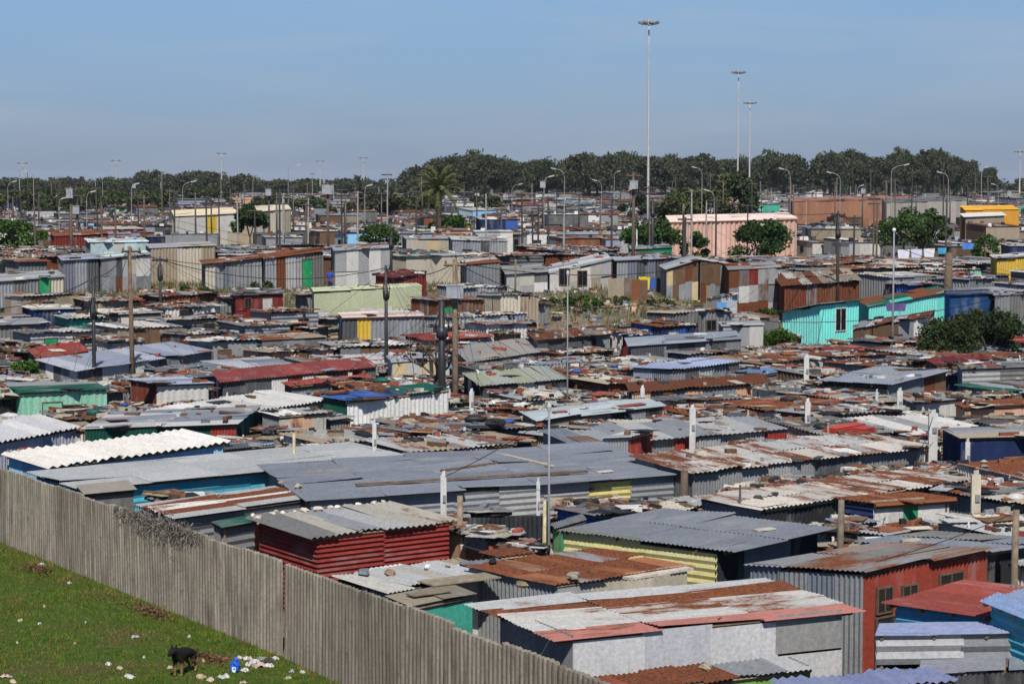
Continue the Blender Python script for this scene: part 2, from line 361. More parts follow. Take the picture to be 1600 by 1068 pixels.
def shack(label, A, B, D, walls, roof, short=None, ov=0.22, detail=2, clear=(0.25, 0.25), seed=0, name='shack', cat='shack', group='shacks packed across the settlement', floor=None, openings=(), keep=True, beam=None):
    """A near corner, B end of the front eave, D end of the side eave (world points on the roof)."""
    rr = random.Random(seed * 7919 + 13)
    C = B + D - A
    cen = (A + C) / 2
    gz = terrain(cen.x, cen.y) if floor is None else floor
    root = thing(name, label, cat, (cen.x, cen.y, gz), group)
    o = Vector(root.location)
    e1 = (B - A); e1.z = 0; L1 = e1.length; e1.normalize(); e2 = (D - A); e2.z = 0; L2 = e2.length; e2.normalize()
    if keep:
        k = 0.1
        pa, pb = A - e1 * (clear[1] + k) - e2 * (clear[0] + k), B + e1 * k - e2 * (clear[0] + k)
        pc, pd = C + e1 * k + e2 * k, D - e1 * (clear[1] + k) + e2 * k
        add_keep([(p.x, p.y) for p in (pa, pb, pc, pd)])
    nz_ = (B - A).cross(D - A).normalized()
    if nz_.z < 0: nz_ = -nz_
    # roof
    near = detail >= 2
    pitch, amp = roof.get('pitch', 0.13 if detail >= 2 else 0.24), roof.get('amp', 0.018 if detail >= 2 else 0.028)
    run = roof.get('run', 'v')
    nu = roof.get('nu') or max(1, int(round(L1 / roof.get('sw', 0.95 if run == 'v' else 2.6)))); nv = roof.get('nv') or max(1, int(round(L2 / (3.4 if run == 'v' else 0.95))))
    q = [A, B, C, D]
    if detail >= 2:
        fb = MB(); wc = rr.choice(WOODC)
        for t in (0.04, 0.36, 0.66, 0.96):
            p, r_ = A.lerp(D, t), B.lerp(C, t)
            fb.bar(p.lerp(r_, 0.02) - nz_ * 0.07, p.lerp(r_, 0.98) - nz_ * 0.07, 0.035, wc)
        rp_ = fb.build('roof', M_WOOD, root, False, o)
        sheets(rp_, root, 'roof', q, nu, nv, run, pitch, amp, roof['c'], roof.get('r', 0.2), True, rr, roof.get('j', 0.13), bands=roof.get('bands'), lap=0.04)
    else:
        rp_ = sheets(root, root, 'roof', q, nu, nv, run, pitch, amp, roof['c'], roof.get('r', 0.2), False, rr, roof.get('j', 0.2), bands=roof.get('bands'), lap=0.04)
    # walls: inset footprint
    def ins(p, s1, s2): return p + e1 * (ov * s1) + e2 * (ov * s2)
    ovf = roof.get('ovf', ov)
    T = {'A': A + e1 * ov + e2 * ovf, 'B': B - e1 * ov + e2 * ovf, 'C': C - e1 * ov - e2 * ov, 'D': D + e1 * ov - e2 * ov}
    def top(p):
        u = (p - A); u.z = 0
        # plane height below the sheets
        return A.z - (nz_.x * (p.x - A.x) + nz_.y * (p.y - A.y)) / nz_.z - amp - 0.05
    bot = gz - 0.25
    faces = {}
    for side, (a, b) in {'f': 'AB', 'r': 'BC', 'b': 'CD', 'l': 'DA'}.items():
        p, r_ = T[a], T[b]
        p0, p1 = Vector((p.x, p.y, bot)), Vector((r_.x, r_.y, bot))
        p2, p3 = Vector((r_.x, r_.y, top(r_))), Vector((p.x, p.y, top(p)))
        faces[side] = (Vector((p.x, p.y, gz)), Vector((r_.x, r_.y, gz)))
        s = walls.get(side) or walls.get('*')
        Lw = (p1 - p0).length; run_w = s.get('run', 'v')
        sp = detail >= 1 and side in ('f', 'l') or (detail >= 2 and side == 'r')
        n1 = s.get('n') or (max(1, int(round(Lw / s.get('sw', 1.1)))) if run_w != 'u' else max(1, int(round(Lw / 2.6))))
        n2 = s.get('m') or (1 if run_w == 'v' else (2 if detail < 2 else 3))
        pw, aw = s.get('pitch', 0.125 if detail >= 2 else 0.26), s.get('amp', 0.022 if detail >= 2 else 0.032)
        qq = [p0, p1, p2, p3]
        if sp:
            fb = MB(); wc = rr.choice(WOODC); nn = (p1 - p0).normalized(); inn = Vector((-nn.y, nn.x, 0)) * 0.07
            for t in (0.03, 0.5, 0.97): fb.bar(p0.lerp(p1, t) + inn, p3.lerp(p2, t) + inn - Vector((0, 0, 0.03)), 0.035, wc)
            fb.bar(p3.lerp(p2, 0.02) + inn - Vector((0, 0, 0.08)), p3.lerp(p2, 0.98) + inn - Vector((0, 0, 0.08)), 0.034, wc)
            wp = fb.build('wall', M_WOOD, root, False, o)
            sheets(wp, root, 'wall', qq, n1, n2, run_w, pw, aw, s['c'], s.get('r', 0.1), True, rr, s.get('j', 0.12), mat=M_BOARD if s.get('board') else None)
        else:
            sheets(root, root, 'wall', qq, 1 if detail < 1 else n1, 1 if detail < 1 else n2, run_w, pw, aw, s['c'], s.get('r', 0.1), False, rr, s.get('j', 0.15))
    for (side, u, z0, wd, ht, kind, col, *fr) in openings:
        opening(root, rr, faces[side], u, z0, wd, ht, kind, col, *fr)
    if beam:
        bb = MB(); bb.bar(A - nz_ * 0.08 - e2 * 0.03, B - nz_ * 0.08 - e2 * 0.03, 0.06, (*P[beam], 0.0)); bb.build('fascia', M_BOARD, root, False, o)
    root['_d'] = 0.0; del root['_d']
    SHACKS.append((root, short or 'a shack', (A, B, C, D), cen.y, nz_))
    if short: HEROES.append((cen.x, cen.y, short))
    return root, (A, B, C, D), nz_
W = lambda c, run='v', r=0.1, **k: dict(c=c if isinstance(c, list) else [c], run=run, r=r, **k)
REPORT = []
_hs = [0]
def hero(label, short, a, b, d, walls, roof, **k):
    _hs[0] += 1
    A, B, D = PX(*a), PX(*b), PX(*d)
    k.setdefault('seed', _hs[0]); far = A.y
    k.setdefault('detail', 2 if far < 118 else 1)
    if 118 < far < 156: k['clear'] = (min(8.5, k.get('clear', (3, 1.5))[0] * (1.6 if far < 140 else 2.6)), k.get('clear', (3, 1.5))[1])
    k.setdefault('clear', (0.3, 0.3) if far < 118 else (2.5, 1.5))
    r = shack(label, A, B, D, walls, roof, short, **k)
    REPORT.append((short, round(A.x, 1), round(A.y, 1), round((B - A).length, 1), round((D - A).length, 1), round(A.z - r[0].location.z, 2), round(B.z - r[0].location.z, 2), round(D.z - r[0].location.z, 2)))
    return r

# ------------------------------------------------------------------ ground
def axis(a, b, step, far, ratio=1.22):
    xs = list(np.arange(a, b + 0.01, step)); s = step
    while xs[-1] < far: s *= ratio; xs.append(xs[-1] + s)
    return xs
ys = axis(-30, 260, 4, 9000)
xr = axis(0, 140, 4, 7000); xs = [-x for x in xr[:0:-1]] + xr
mb = MB(); nx = len(xs)
for y in ys:
    for x in xs: mb.v.append((x, y, terrain(x, y)))
for j in range(len(ys) - 1):
    for i in range(nx - 1):
        a = j * nx + i; mb.f.append((a, a + 1, a + nx + 1, a + nx)); mb.c.append((.2, .16, .11, 0)); mb.uv.append([(0, 0)] * 4)
tag(mb.build('ground', M_GROUND, smooth=True), kind='structure')
def build_np(name, V, nper, C, mat, parent=None, loc=None, smooth=False):
    """V: (faces*nper,3) separate polygons; C: one rgb per face."""
    nf = len(V) // nper
    me = bpy.data.meshes.new(name)
    me.vertices.add(len(V)); me.vertices.foreach_set('co', V.astype(np.float32).ravel())
    me.loops.add(len(V)); me.loops.foreach_set('vertex_index', np.arange(len(V), dtype=np.int32))
    me.polygons.add(nf); me.polygons.foreach_set('loop_start', np.arange(0, len(V), nper, dtype=np.int32))
    me.polygons.foreach_set('loop_total', np.full(nf, nper, dtype=np.int32))
    me.update(calc_edges=True)
    ca = me.color_attributes.new('Col', 'FLOAT_COLOR', 'CORNER')
    cc = np.concatenate([C, np.zeros((nf, 1))], axis=1) if C.shape[1] == 3 else C
    ca.data.foreach_set('color', np.repeat(cc, nper, axis=0).astype(np.float32).ravel())
    me.materials.append(mat)
    ob = bpy.data.objects.new(name, me); COL.objects.link(ob)
    if parent is not None: ob.parent = parent
    if loc is not None: ob.location = loc
    return ob

# ------------------------------------------------------------------ ribbed concrete wall
WG = Vector((-5.65, 51.4, 0)); WD0 = Vector((-10.75, 16.3, 0)).normalized(); WD1 = Vector((6.95, -11.8, 0)).normalized()
cw = thing('concrete_wall', 'long weathered concrete wall of ribbed panels between grass and shacks', 'wall', WG)
def wall_panel(p, d, n, L, h, seed):
    rr = random.Random(seed); mb = MB(); o = WG
    ribs = 12; pit = L / ribs; N = []
    for k in range(ribs):
        x = k * pit
        N += [(x + 0.012, 0.0), (x + pit * 0.22, 0.0), (x + pit * 0.42, 0.07), (x + pit * 0.80, 0.07)]
    N.append((L - 0.012, 0.0))
    tilt = rr.uniform(-0.03, 0.03); zt = h + rr.uniform(-0.07, 0.06); zb = -0.3
    b = len(mb.v)
    for (x, e) in N:
        tz = zt + (0.025 if e > 0 else -0.03) + rr.uniform(-0.015, 0.015)
        for z in (zb, tz): mb.v.append(tuple(p + d * x + n * (e + tilt * z / h) + Vector((0, 0, z))))
        for z in (tz, zb): mb.v.append(tuple(p + d * x + n * (-0.07 + tilt * z / h) + Vector((0, 0, z))))
    for i in range(len(N) - 1):
        a = b + 4 * i; x0, x1 = N[i][0], N[i + 1][0]
        for k in range(3):
            mb.f.append((a + k, a + 4 + k, a + 5 + k, a + 1 + k)); mb.c.append((.3, .27, .23, 0))
            mb.uv.append([(x0, 0), (x1, 0), (x1, h), (x0, h)] if k != 1 else [(x0, h), (x1, h), (x1, h + .1), (x0, h + .1)])
    for i in (0, len(N) - 1):
        a = b + 4 * i; mb.f.append((a, a + 1, a + 2, a + 3)); mb.c.append((.3, .27, .23, 0)); mb.uv.append([(0, 0), (0, h), (.1, h), (.1, 0)])
    mb.build('wall_panel', M_CONC, cw, False, o)
PLN = 2.12
n0 = Vector((-WD0.y, WD0.x, 0)); n0 = n0 if n0.y < 0 else -n0
n1 = Vector((-WD1.y, WD1.x, 0)); n1 = n1 if n1.y < 0 else -n1
for k in range(13): wall_panel(WG + WD0 * (k * PLN + 0.14), WD0, n0, PLN - 0.015, 2.38, 100 + k)
for k in range(10): wall_panel(WG + WD1 * (k * PLN + 0.16), WD1, n1, PLN - 0.015, 2.37, 200 + k)
def wall_side(x, y):
    """metres to the settlement side of the wall (negative: on the grass)."""
    p = Vector((x, y, 0)) - WG
    return (-(p.dot(n0))) if p.dot(WD0) > 0 else (-(p.dot(n1)))
# turf beyond the wall's near face
mb = MB(); a, b = WG + WD0 * 60, WG + WD1 * 40
mb.quad([(-70, 15, .012), (b.x, b.y, .012), (WG.x, WG.y, .012), (a.x, a.y, .012), (-80, 100, .012)], (.05, .1, .02))
tag(mb.build('grass_field', M_TURF), kind='structure')
def hsh(x, y): return 0.5 + 0.25 * np.sin(x * 1.3 + 1.7 * np.sin(y * 0.7)) + 0.25 * np.sin(y * 1.1 + 2.1 * np.sin(x * 0.9 + 1))
n = 195000
X = NR.uniform(-23, -2.5, n); Y = NR.uniform(44, 74, n)
pxx = 800 + X / Y * F_PX
k = (pxx > -150); X, Y = X[k], Y[k]
sd = np.where((X - WG.x) * WD0.x + (Y - WG.y) * WD0.y > 0, -((X - WG.x) * n0.x + (Y - WG.y) * n0.y), -((X - WG.x) * n1.x + (Y - WG.y) * n1.y))
k = (sd < -0.08); X, Y, sd = X[k], Y[k], sd[k]
den = hsh(X, Y) * 0.8 + 0.35; k = NR.uniform(0, 1, len(X)) < den; X, Y, sd = X[k], Y[k], sd[k]
n = len(X); hgt = NR.uniform(.025, .075, n) * (1 + 0.9 * NR.uniform(0, 1, n) ** 6) * np.where(sd > -0.7, 1.7, 1.0); an = NR.uniform(0, 2 * PI, n); wd = NR.uniform(.009, .018, n)
lx, ly = NR.normal(0, .035, n), NR.normal(0, .035, n)
V = np.zeros((n, 3, 3)); V[:, 0] = np.stack([X - np.cos(an) * wd, Y - np.sin(an) * wd, np.zeros(n)], 1); V[:, 1] = np.stack([X + np.cos(an) * wd, Y + np.sin(an) * wd, np.zeros(n)], 1)
V[:, 2] = np.stack([X + lx, Y + ly, hgt + .012], 1)
br = hsh(X * 1.7 + 3, Y * 1.5)
g = np.stack([NR.uniform(.06, .12, n), NR.uniform(.10, .18, n), NR.uniform(.008, .022, n)], 1)
dry = (NR.uniform(0, 1, n) < np.where(br > .62, .5, .17))[:, None]
C = np.where(dry, np.stack([NR.uniform(.12, .24, n), NR.uniform(.09, .16, n), NR.uniform(.035, .07, n)], 1), g)
tag(build_np('grass', V.reshape(-1, 3), 3, C, M_LEAF), 'short green grass with dry brown patches along the concrete wall', 'grass', kind='stuff')

# ------------------------------------------------------------------ named shacks, front rows
V_, U_, N_ = 'v', 'u', 'n'
RG = dict
galvw = W(['galv', 'steel', 'grey'], r=.15)
hero('shack with pinkish rusty roof and whitewashed patchwork walls behind the concrete wall', 'the patchwork white shack',
     (866, 1000, 2.2), (1347, 953, 2.2), (730, 945, 2.42),
     {'f': W([(.48, .49, .50), (.42, .43, .46), (.46, .47, .49), (.64, .64, .64), (.38, .40, .43), (.50, .51, .53), (.43, .44, .47), (.52, .52, .53), (.58, .58, .59), (.50, .51, .54), (.60, .60, .61), (.27, .27, .265)], N_, .05, n=4, m=3, j=.10, board=1), 'l': W(['steel', 'light'], N_, .05, n=2, board=1), '*': galvw},
     RG(c=['light'], bands=['pinkred', (.40, .40, .38), (.44, .43, .40), 'rust', (.38, .39, .39)], run=U_, nu=3, nv=5, r=.40, j=.07, amp=.012, ovf=.08), ov=.5)
rs_, _, _ = hero('tall shack with rust red ribbed front, barred windows and grey side', 'the tall rust red shack',
     (1350, 893, 2.6), (1549, 857, 2.6), (1166, 882, 2.5),
     {'f': W([(.255, .048, .032)], V_, .04, n=5, j=.08, pitch=.15, amp=.045), 'l': W(['blueg', (.19, .2, .215)], V_, .05, n=4), '*': galvw},
     RG(c=['grey', 'galv', (.24, .20, .18)], run=U_, nu=2, nv=3, r=.42), ov=.10,
     openings=[('f', .16, 1.55, .5, .55, 'window', 'black'), ('f', .36, 1.6, .5, .45, 'window', 'black'), ('f', .70, 1.55, .85, .6, 'window', 'black'), ('f', .17, .2, .62, 1.2, 'door', 'black')])
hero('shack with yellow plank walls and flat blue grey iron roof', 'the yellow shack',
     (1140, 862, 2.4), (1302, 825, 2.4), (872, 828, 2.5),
     {'f': W(['dark', 'black', 'blueg'], V_, .05), 'l': W([(.52, .47, .21)], U_, .02, n=2, m=1, pitch=.2, amp=.02, j=.04), '*': W('green', r=.05)},  # dark front colours also carry the shade of the eave
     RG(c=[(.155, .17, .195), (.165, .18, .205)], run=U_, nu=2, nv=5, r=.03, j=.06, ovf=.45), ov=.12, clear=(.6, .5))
hero('small green painted hut against the yellow shack', 'the small green hut',
     (868, 826, 2.25), (915, 812, 2.25), (862, 818, 2.25), {'*': W('green', r=.05)}, RG(c=['galv'], r=.2), clear=(.1, .1), ov=.1)
hero('dark red shack of horizontal corrugated sheets with stained grey roof', 'the dark red shack',
     (487, 840, 2.3), (716, 814, 2.3), (386, 809, 2.4),
     {'f': W([(.215, .032, .027)], U_, .05, n=2, m=1, pitch=.135, amp=.026, j=.05), 'l': W([(.20, .030, .025)], U_, .04, n=1, m=1, pitch=.135, amp=.026, j=.05), '*': galvw},
     RG(c=['galv', 'grey', (.33, .31, .27), 'light'], run=V_, nu=6, nv=1, r=.30, pitch=.2, amp=.03, ovf=.14), ov=.26, clear=(1.9, 1.0))
hero('wide flat blue grey roof scattered with planks over silver walls', 'the wide blue grey roof',
     (478, 783, 2.2), (1063, 740, 2.2), (404, 727, 2.35),
     {'f': W(['steel', 'light', 'steel', 'light', 'yellow', 'light', 'steel', 'light'], U_, .30, n=8, m=2, pitch=.2), 'l': galvw, 'r': W(['light', 'steel', 'galv'], U_, .35, m=3, pitch=.2), '*': galvw},
     RG(c=[(.15, .165, .20), (.165, .18, .215), (.14, .155, .185)], run=U_, nu=5, nv=7, r=.03, j=.07), ov=.2, clear=(1.6, .4))
hero('long light grey roof over turquoise blue walls beside the concrete wall', 'the long light grey roof',
     (122, 764, 2.3), (640, 713, 2.3), (42, 737, 2.4),
     {'f': W(['sky', (.09, .42, .52)], U_, .05, n=4, m=4, pitch=.22, amp=.02), 'l': W('sky', r=.05), '*': galvw},
     RG(c=[(.30, .315, .32), (.335, .345, .35)], run=U_, nu=5, nv=3, r=.07, j=.06), ov=.25, clear=(.9, .2))
hero('shack with cream white wavy roof and light blue walls', 'the cream wavy roof',
     (76, 730, 2.35), (366, 690, 2.35), (3, 708, 2.5),
     {'f': W(['lblue', (.30, .52, .70)], V_, .04), '*': W('lblue', r=.05)},
     RG(c=[(.68, .64, .58), (.70, .67, .62)], run=V_, nu=8, nv=1, r=.05, pitch=.36, amp=.045, j=.05), ov=.2, clear=(.3, .2))
hero('bright blue shack end tucked under the cream wavy roof', 'the bright blue lean-to',
     (352, 702, 2.15), (432, 694, 2.15), (345, 694, 2.2), {'f': W(['lblue', (.16, .42, .70)], U_, .02, n=2, m=4, pitch=.2), '*': W('lblue')}, RG(c=['dark'], r=.2), ov=.12, clear=(.2, .1))
hero('shack with pale lilac ribbed walls and wavy pale roof', 'the pale lilac shack',
     (-20, 694, 2.3), (124, 668, 2.3), (-84, 672, 2.4),
     {'f': W(['lilac', (.40, .42, .50)], V_, .04, pitch=.2), '*': W('lilac')}, RG(c=[(.52, .51, .50), (.48, .48, .50)], run=V_, nu=6, r=.1, pitch=.3, amp=.04), ov=.2, clear=(.6, .2))
hero('long dark green shack with one red end', 'the long dark green shack',
     (128, 670, 2.4), (372, 661, 2.4), (178, 644, 2.5),
     {'f': W(['dgreen', 'dgreen', 'dgreen', 'dgreen', 'dgreen', 'red'], V_, .03, n=6, j=.05), 'l': W('red', r=.1), '*': W('dgreen')}, RG(c=['galv', 'blueg', 'light'], run=U_, r=.12), ov=.12, clear=(.8, .3))
hero('low roof of long rusty and white streaked sheets beside the concrete wall', 'the rust streaked low roof',
     (268, 808, 2.15), (486, 778, 2.15), (212, 788, 2.25),
     {'f': W(['dgreen', 'grey', 'grey', 'galv'], U_, .1, n=2, m=3, pitch=.2), 'l': galvw, '*': galvw},
     RG(c=['light'], bands=['light', 'rust', (.55, .54, .52), 'rust', 'light'], run=U_, nu=2, nv=5, r=.40, j=.1), ov=.15, clear=(.2, .1))
hero('grey ribbed lean-to with dark green roof edge beside the dark red shack', 'the grey ribbed lean-to',
     (345, 822, 2.1), (402, 812, 2.1), (330, 814, 2.15), {'f': W(['galv', 'grey'], U_, .08, n=1, m=3, pitch=.22), '*': galvw}, RG(c=['dgreen', (.015, .11, .07)], run=U_, r=.05), ov=.1, clear=(.3, .1))
hero('tiny flat roofed lean-to of concrete board against the concrete wall', 'the tiny board lean-to',
     (132, 772, 2.35), (212, 764, 2.35), (120, 758, 2.4), {'*': W(['tan', 'grey'], N_, 0, board=1)}, RG(c=[(.26, .23, .185)], run=N_, nu=1, nv=1, r=0), ov=.1, clear=(.1, .1))
hero('low shack under dark rusty orange roof in front of yellow shack', 'the low orange rust roof',
     (872, 914, 2.05), (1083, 884, 2.05), (724, 886, 2.15), {'f': W(['white', 'cream', 'light'], N_, .12, board=1), '*': galvw},
     RG(c=['rust', (.24, .10, .05), 'galv', 'oxide', (.20, .12, .08)], run=V_, nu=6, nv=2, r=.62, j=.25), ov=.12, clear=(.1, .1))
hero('low shack with light grey roof covered in brown boards near red shack', 'the board covered grey roof',
     (604, 926, 2.0), (765, 896, 2.0), (518, 904, 2.08), {'f': W(['white', 'light'], N_, .1, board=1), '*': galvw}, RG(c=['light', 'galv', (.36, .35, .32)], run=V_, nu=4, r=.10), ov=.12, clear=(.1, .1))
hero('small teal hut with brown board roof against the concrete wall', 'the small teal hut',
     (642, 948, 2.0), (742, 928, 2.0), (604, 932, 2.04), {'*': W('teal', N_, .04, board=1, j=.05)}, RG(c=['tan', (.23, .20, .15)], run=N_, nu=2, nv=1, r=.04), ov=.08, clear=(.1, .1))
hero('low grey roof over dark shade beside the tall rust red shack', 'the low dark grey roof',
     (1545, 862, 2.25), (1660, 845, 2.25), (1336, 846, 2.3), {'*': W(['black', 'dark'], r=.1)}, RG(c=['grey', 'galv', 'blueg'], run=U_, nu=2, nv=3, r=.14), ov=.2, clear=(.3, .2))  # black and dark wall colours stand in for the shadow below the roof edge
hero('white painted shack with rusty beam and green strip under power cables', 'the white shack with green strip',
     (1366, 786, 2.3), (1492, 777, 2.3), (1300, 777, 2.35), {'f': W(['white', 'white', 'white', 'white', 'green'], N_, .05, n=5, board=1), 'l': W(['blueg', 'navy'], U_, .1, m=5, pitch=.2), '*': galvw},
     RG(c=['rust', 'galv'], run=U_, r=.7), ov=.12, clear=(1.2, .4), beam='rust')
hero('long pale roof streaked with orange rust behind the yellow shack', 'the long pale rusty roof',
     (1192, 796, 2.3), (1522, 748, 2.3), (1085, 778, 2.35), {'*': galvw, 'f': W(['dark', 'galv', 'black'], r=.2)},
     RG(c=[(.50, .46, .40), (.42, .40, .37), (.54, .50, .45)], run=V_, nu=9, nv=2, r=.50, pitch=.2, amp=.025), ov=.15, clear=(.2, .1))
hero('large pale ribbed roof with heavy orange rust and red sheeting on it', 'the large pale rusty roof',
     (1082, 739, 2.35), (1452, 698, 2.35), (984, 712, 2.5), {'*': W(['light', 'galv', 'dark'], r=.2)},
     RG(c=[(.48, .45, .40), (.52, .49, .45), (.40, .40, .39)], run=V_, nu=10, nv=2, r=.48, pitch=.2, amp=.025), ov=.15, clear=(.3, .2))
hero('dark navy shack with green uprights at the settlement path', 'the navy shack with green uprights',
     (1500, 684, 2.5), (1640, 680, 2.5), (1470, 669, 2.55), {'f': W(['navy', 'navy', 'navy', 'navy'], N_, .04, n=4, board=1, j=.1), '*': W('navy')}, RG(c=['galv', 'tan'], run=U_, r=.15), ov=.1, clear=(1.2, .6))
hero('broad grey roof with white meter posts and a red gable patch', 'the broad grey roof',
     (900, 697, 2.35), (1235, 670, 2.35), (842, 672, 2.45), {'*': W(['galv', 'red', 'light'], r=.3)}, RG(c=['galv', 'blueg', 'light', 'steel'], run=V_, nu=9, nv=1, r=.18, pitch=.24), ov=.15, clear=(.2, .1))
hero('red streaked gable wall shack beside the broad grey roof', 'the red streaked gable',
     (984, 682, 2.7), (1022, 672, 2.7), (940, 684, 2.55), {'f': W(['red', 'maroon'], V_, .25), '*': W(['light', 'galv'])}, RG(c=['light', 'white'], run=V_, r=.1, pitch=.24), clear=(.1, .1), ov=.08, keep=False)
hero('long shack with pale bluish roof and tan edge boards', 'the pale bluish roof',
     (838, 657, 2.3), (1040, 634, 2.3), (812, 643, 2.35), {'*': W(['tan', 'galv', 'black'], r=.2)}, RG(c=[(.30, .345, .36), (.34, .385, .40)], run=U_, nu=3, nv=3, r=.08), ov=.15, clear=(.3, .2))
hero('white ribbed shack with blue and dark green roof beside the black pole', 'the white ribbed shack',
     (540, 628, 2.5), (706, 608, 2.78), (500, 618, 2.6), {'f': W([(.72, .72, .68), (.68, .69, .67)], V_, .06, n=5, pitch=.2), 'l': W('dgreen', r=.05), '*': galvw},
     RG(c=['navy', 'dgreen', 'blue', 'navy'], run=V_, nu=5, r=.05), ov=.12, clear=(1.6, .4))
hero('shack with peach and rust painted front beside white ribbed shack', 'the peach and rust shack',
     (436, 650, 2.35), (514, 644, 2.40), (405, 642, 2.45), {'f': W(['rust', 'peach', 'mottle', 'beige'], N_, .3, n=4, board=1), '*': galvw}, RG(c=['white', 'light'], run=V_, r=.1, pitch=.24), ov=.1, clear=(.8, .2))
hero('broad roof of pale wavy sheets sloping above the dark green shack', 'the pale wavy sheets roof',
     (320, 656, 2.4), (515, 624, 2.4), (226, 640, 2.5), {'*': W(['galv', 'dark', 'light'], r=.15)}, RG(c=[(.46, .46, .44), (.52, .51, .48), (.38, .39, .39)], run=V_, nu=7, nv=1, r=.15, pitch=.28, amp=.035), ov=.15, clear=(.2, .1))
hero('mint green ribbed shack with an open counter window', 'the mint green shack',
     (30, 613, 2.6), (170, 608, 2.6), (8, 601, 2.7), {'f': W([(.22, .48, .35), (.26, .50, .38)], V_, .03, n=6, pitch=.26, j=.05), 'l': W('mint'), '*': W('mint')}, RG(c=['dgreen', 'galv'], run=U_, r=.1), ov=.1, clear=(3.2, .4),
     openings=[('f', .62, 1.2, 1.0, .75, 'window', 'black'), ('f', .36, .4, .8, 1.7, 'door', 'mint')])
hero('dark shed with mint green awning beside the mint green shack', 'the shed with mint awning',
     (-20, 622, 2.4), (32, 618, 2.4), (-28, 610, 2.6), {'*': W('black')}, RG(c=['mint'], run=V_, r=.03), ov=.3, clear=(.6, .2))  # black wall colour stands in for the shaded opening below the awning
hero('boxy hut with brown side, white ribbed front and blue roof', 'the brown and white hut',
     (243, 600, 2.6), (332, 597, 2.62), (198, 592, 2.65), {'f': W('white', V_, .05, pitch=.3, amp=.03), 'l': W([(.13, .032, .02)], V_, .3), '*': galvw}, RG(c=['lilac', 'blueg', (.25, .30, .40)], run=U_, r=.08), ov=.14, clear=(1.6, 1.0))
hero('pair of long red oxide roofs over dark walls', 'the long red oxide roof',
     (345, 598, 2.35), (592, 573, 2.35), (330, 580, 2.5), {'*': W(['dark', 'white', 'maroon'], r=.15)}, RG(c=[(.25, .052, .038), (.22, .045, .034)], run=V_, nu=7, nv=1, r=.16, pitch=.24), ov=.2, clear=(.4, .2))
hero('lower red oxide lean-to roof below the long red oxide roof', 'the red oxide lean-to',
     (455, 603, 2.1), (588, 590, 2.1), (440, 597, 2.2), {'*': W(['dark', 'grey'])}, RG(c=[(.27, .05, .038)], run=V_, nu=4, nv=1, r=.1, pitch=.24), ov=.15, clear=(.4, .2))
hero('broad lilac blue roof of ribbed sheets between two tall poles', 'the broad lilac roof',
     (120, 580, 2.4), (335, 548, 2.4), (55, 562, 2.5), {'*': W(['galv', 'white', 'dark'], r=.15)}, RG(c=['lilac', (.28, .31, .37), (.36, .38, .43)], run=V_, nu=8, nv=1, r=.08, pitch=.26), ov=.2, clear=(.3, .2))
hero('shack with rust red sloping roof next to a green bush', 'the small rust red roof',
     (60, 562, 2.35), (140, 548, 2.35), (42, 545, 2.5), {'*': W(['oxide', 'dark'], r=.2)}, RG(c=['oxide', 'red'], run=V_, r=.15), ov=.2, clear=(.3, .2))
hero('flat roofed white shack by the bare tree', 'the white shack by the bare tree',
     (612, 566, 2.5), (704, 560, 2.5), (604, 556, 2.6), {'f': W(['white', 'white', 'beige', 'white'], N_, .08, n=4, board=1), '*': W('white')}, RG(c=['galv', 'lilac'], run=U_, r=.1), ov=.1, clear=(1.8, .3))
hero('grey roof of weathered ribbed sheets beside the box carrying pole', 'the weathered ribbed roof',
     (732, 566, 2.3), (858, 548, 2.3), (706, 542, 2.6), {'*': W(['galv', 'tan'], r=.2)}, RG(c=[(.28, .265, .24), (.24, .23, .215)], run=V_, nu=5, nv=1, r=.16, pitch=.28), ov=.15, clear=(.2, .1))
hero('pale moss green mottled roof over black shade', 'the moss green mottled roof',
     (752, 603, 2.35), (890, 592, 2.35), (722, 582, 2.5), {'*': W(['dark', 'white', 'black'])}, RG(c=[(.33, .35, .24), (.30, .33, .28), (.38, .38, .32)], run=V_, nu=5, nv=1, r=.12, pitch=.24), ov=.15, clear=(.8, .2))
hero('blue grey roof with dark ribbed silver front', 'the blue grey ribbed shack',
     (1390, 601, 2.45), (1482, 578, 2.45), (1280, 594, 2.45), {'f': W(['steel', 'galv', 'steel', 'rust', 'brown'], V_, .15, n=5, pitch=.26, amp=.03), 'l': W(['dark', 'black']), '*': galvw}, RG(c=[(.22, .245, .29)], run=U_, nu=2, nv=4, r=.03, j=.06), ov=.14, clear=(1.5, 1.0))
hero('shack with lilac blue wavy roof over dark ribbed walls', 'the lilac blue wavy roof',
     (1050, 579, 2.45), (1160, 564, 2.45), (985, 573, 2.5), {'f': W(['steel', 'dark', 'light', 'galv', 'dark'], V_, .1, n=5, pitch=.28, amp=.03), 'l': W(['lilac', 'blueg']), '*': galvw}, RG(c=[(.27, .32, .47), (.25, .30, .43)], run=V_, nu=5, r=.05, pitch=.28, amp=.03), ov=.14, clear=(1.2, .5))
hero('small bright blue roof beside the lilac blue wavy roof', 'the small bright blue roof',
     (1158, 592, 2.2), (1215, 582, 2.2), (1140, 582, 2.3), {'*': galvw}, RG(c=[(.12, .22, .40)], run=V_, r=.05), ov=.12, clear=(.2, .1))
hero('shack walled with horizontal silver strips and a rusty end', 'the silver strip shack',
     (1502, 576, 2.5), (1625, 572, 2.5), (1494, 567, 2.6), {'f': W(['tan', 'light', 'grey', 'tan', 'light', 'grey', 'light', 'grey'], U_, .22, n=2, m=4, pitch=.24), '*': galvw}, RG(c=['galv', 'dark'], run=U_, r=.2), ov=.1, clear=(1.8, .3))
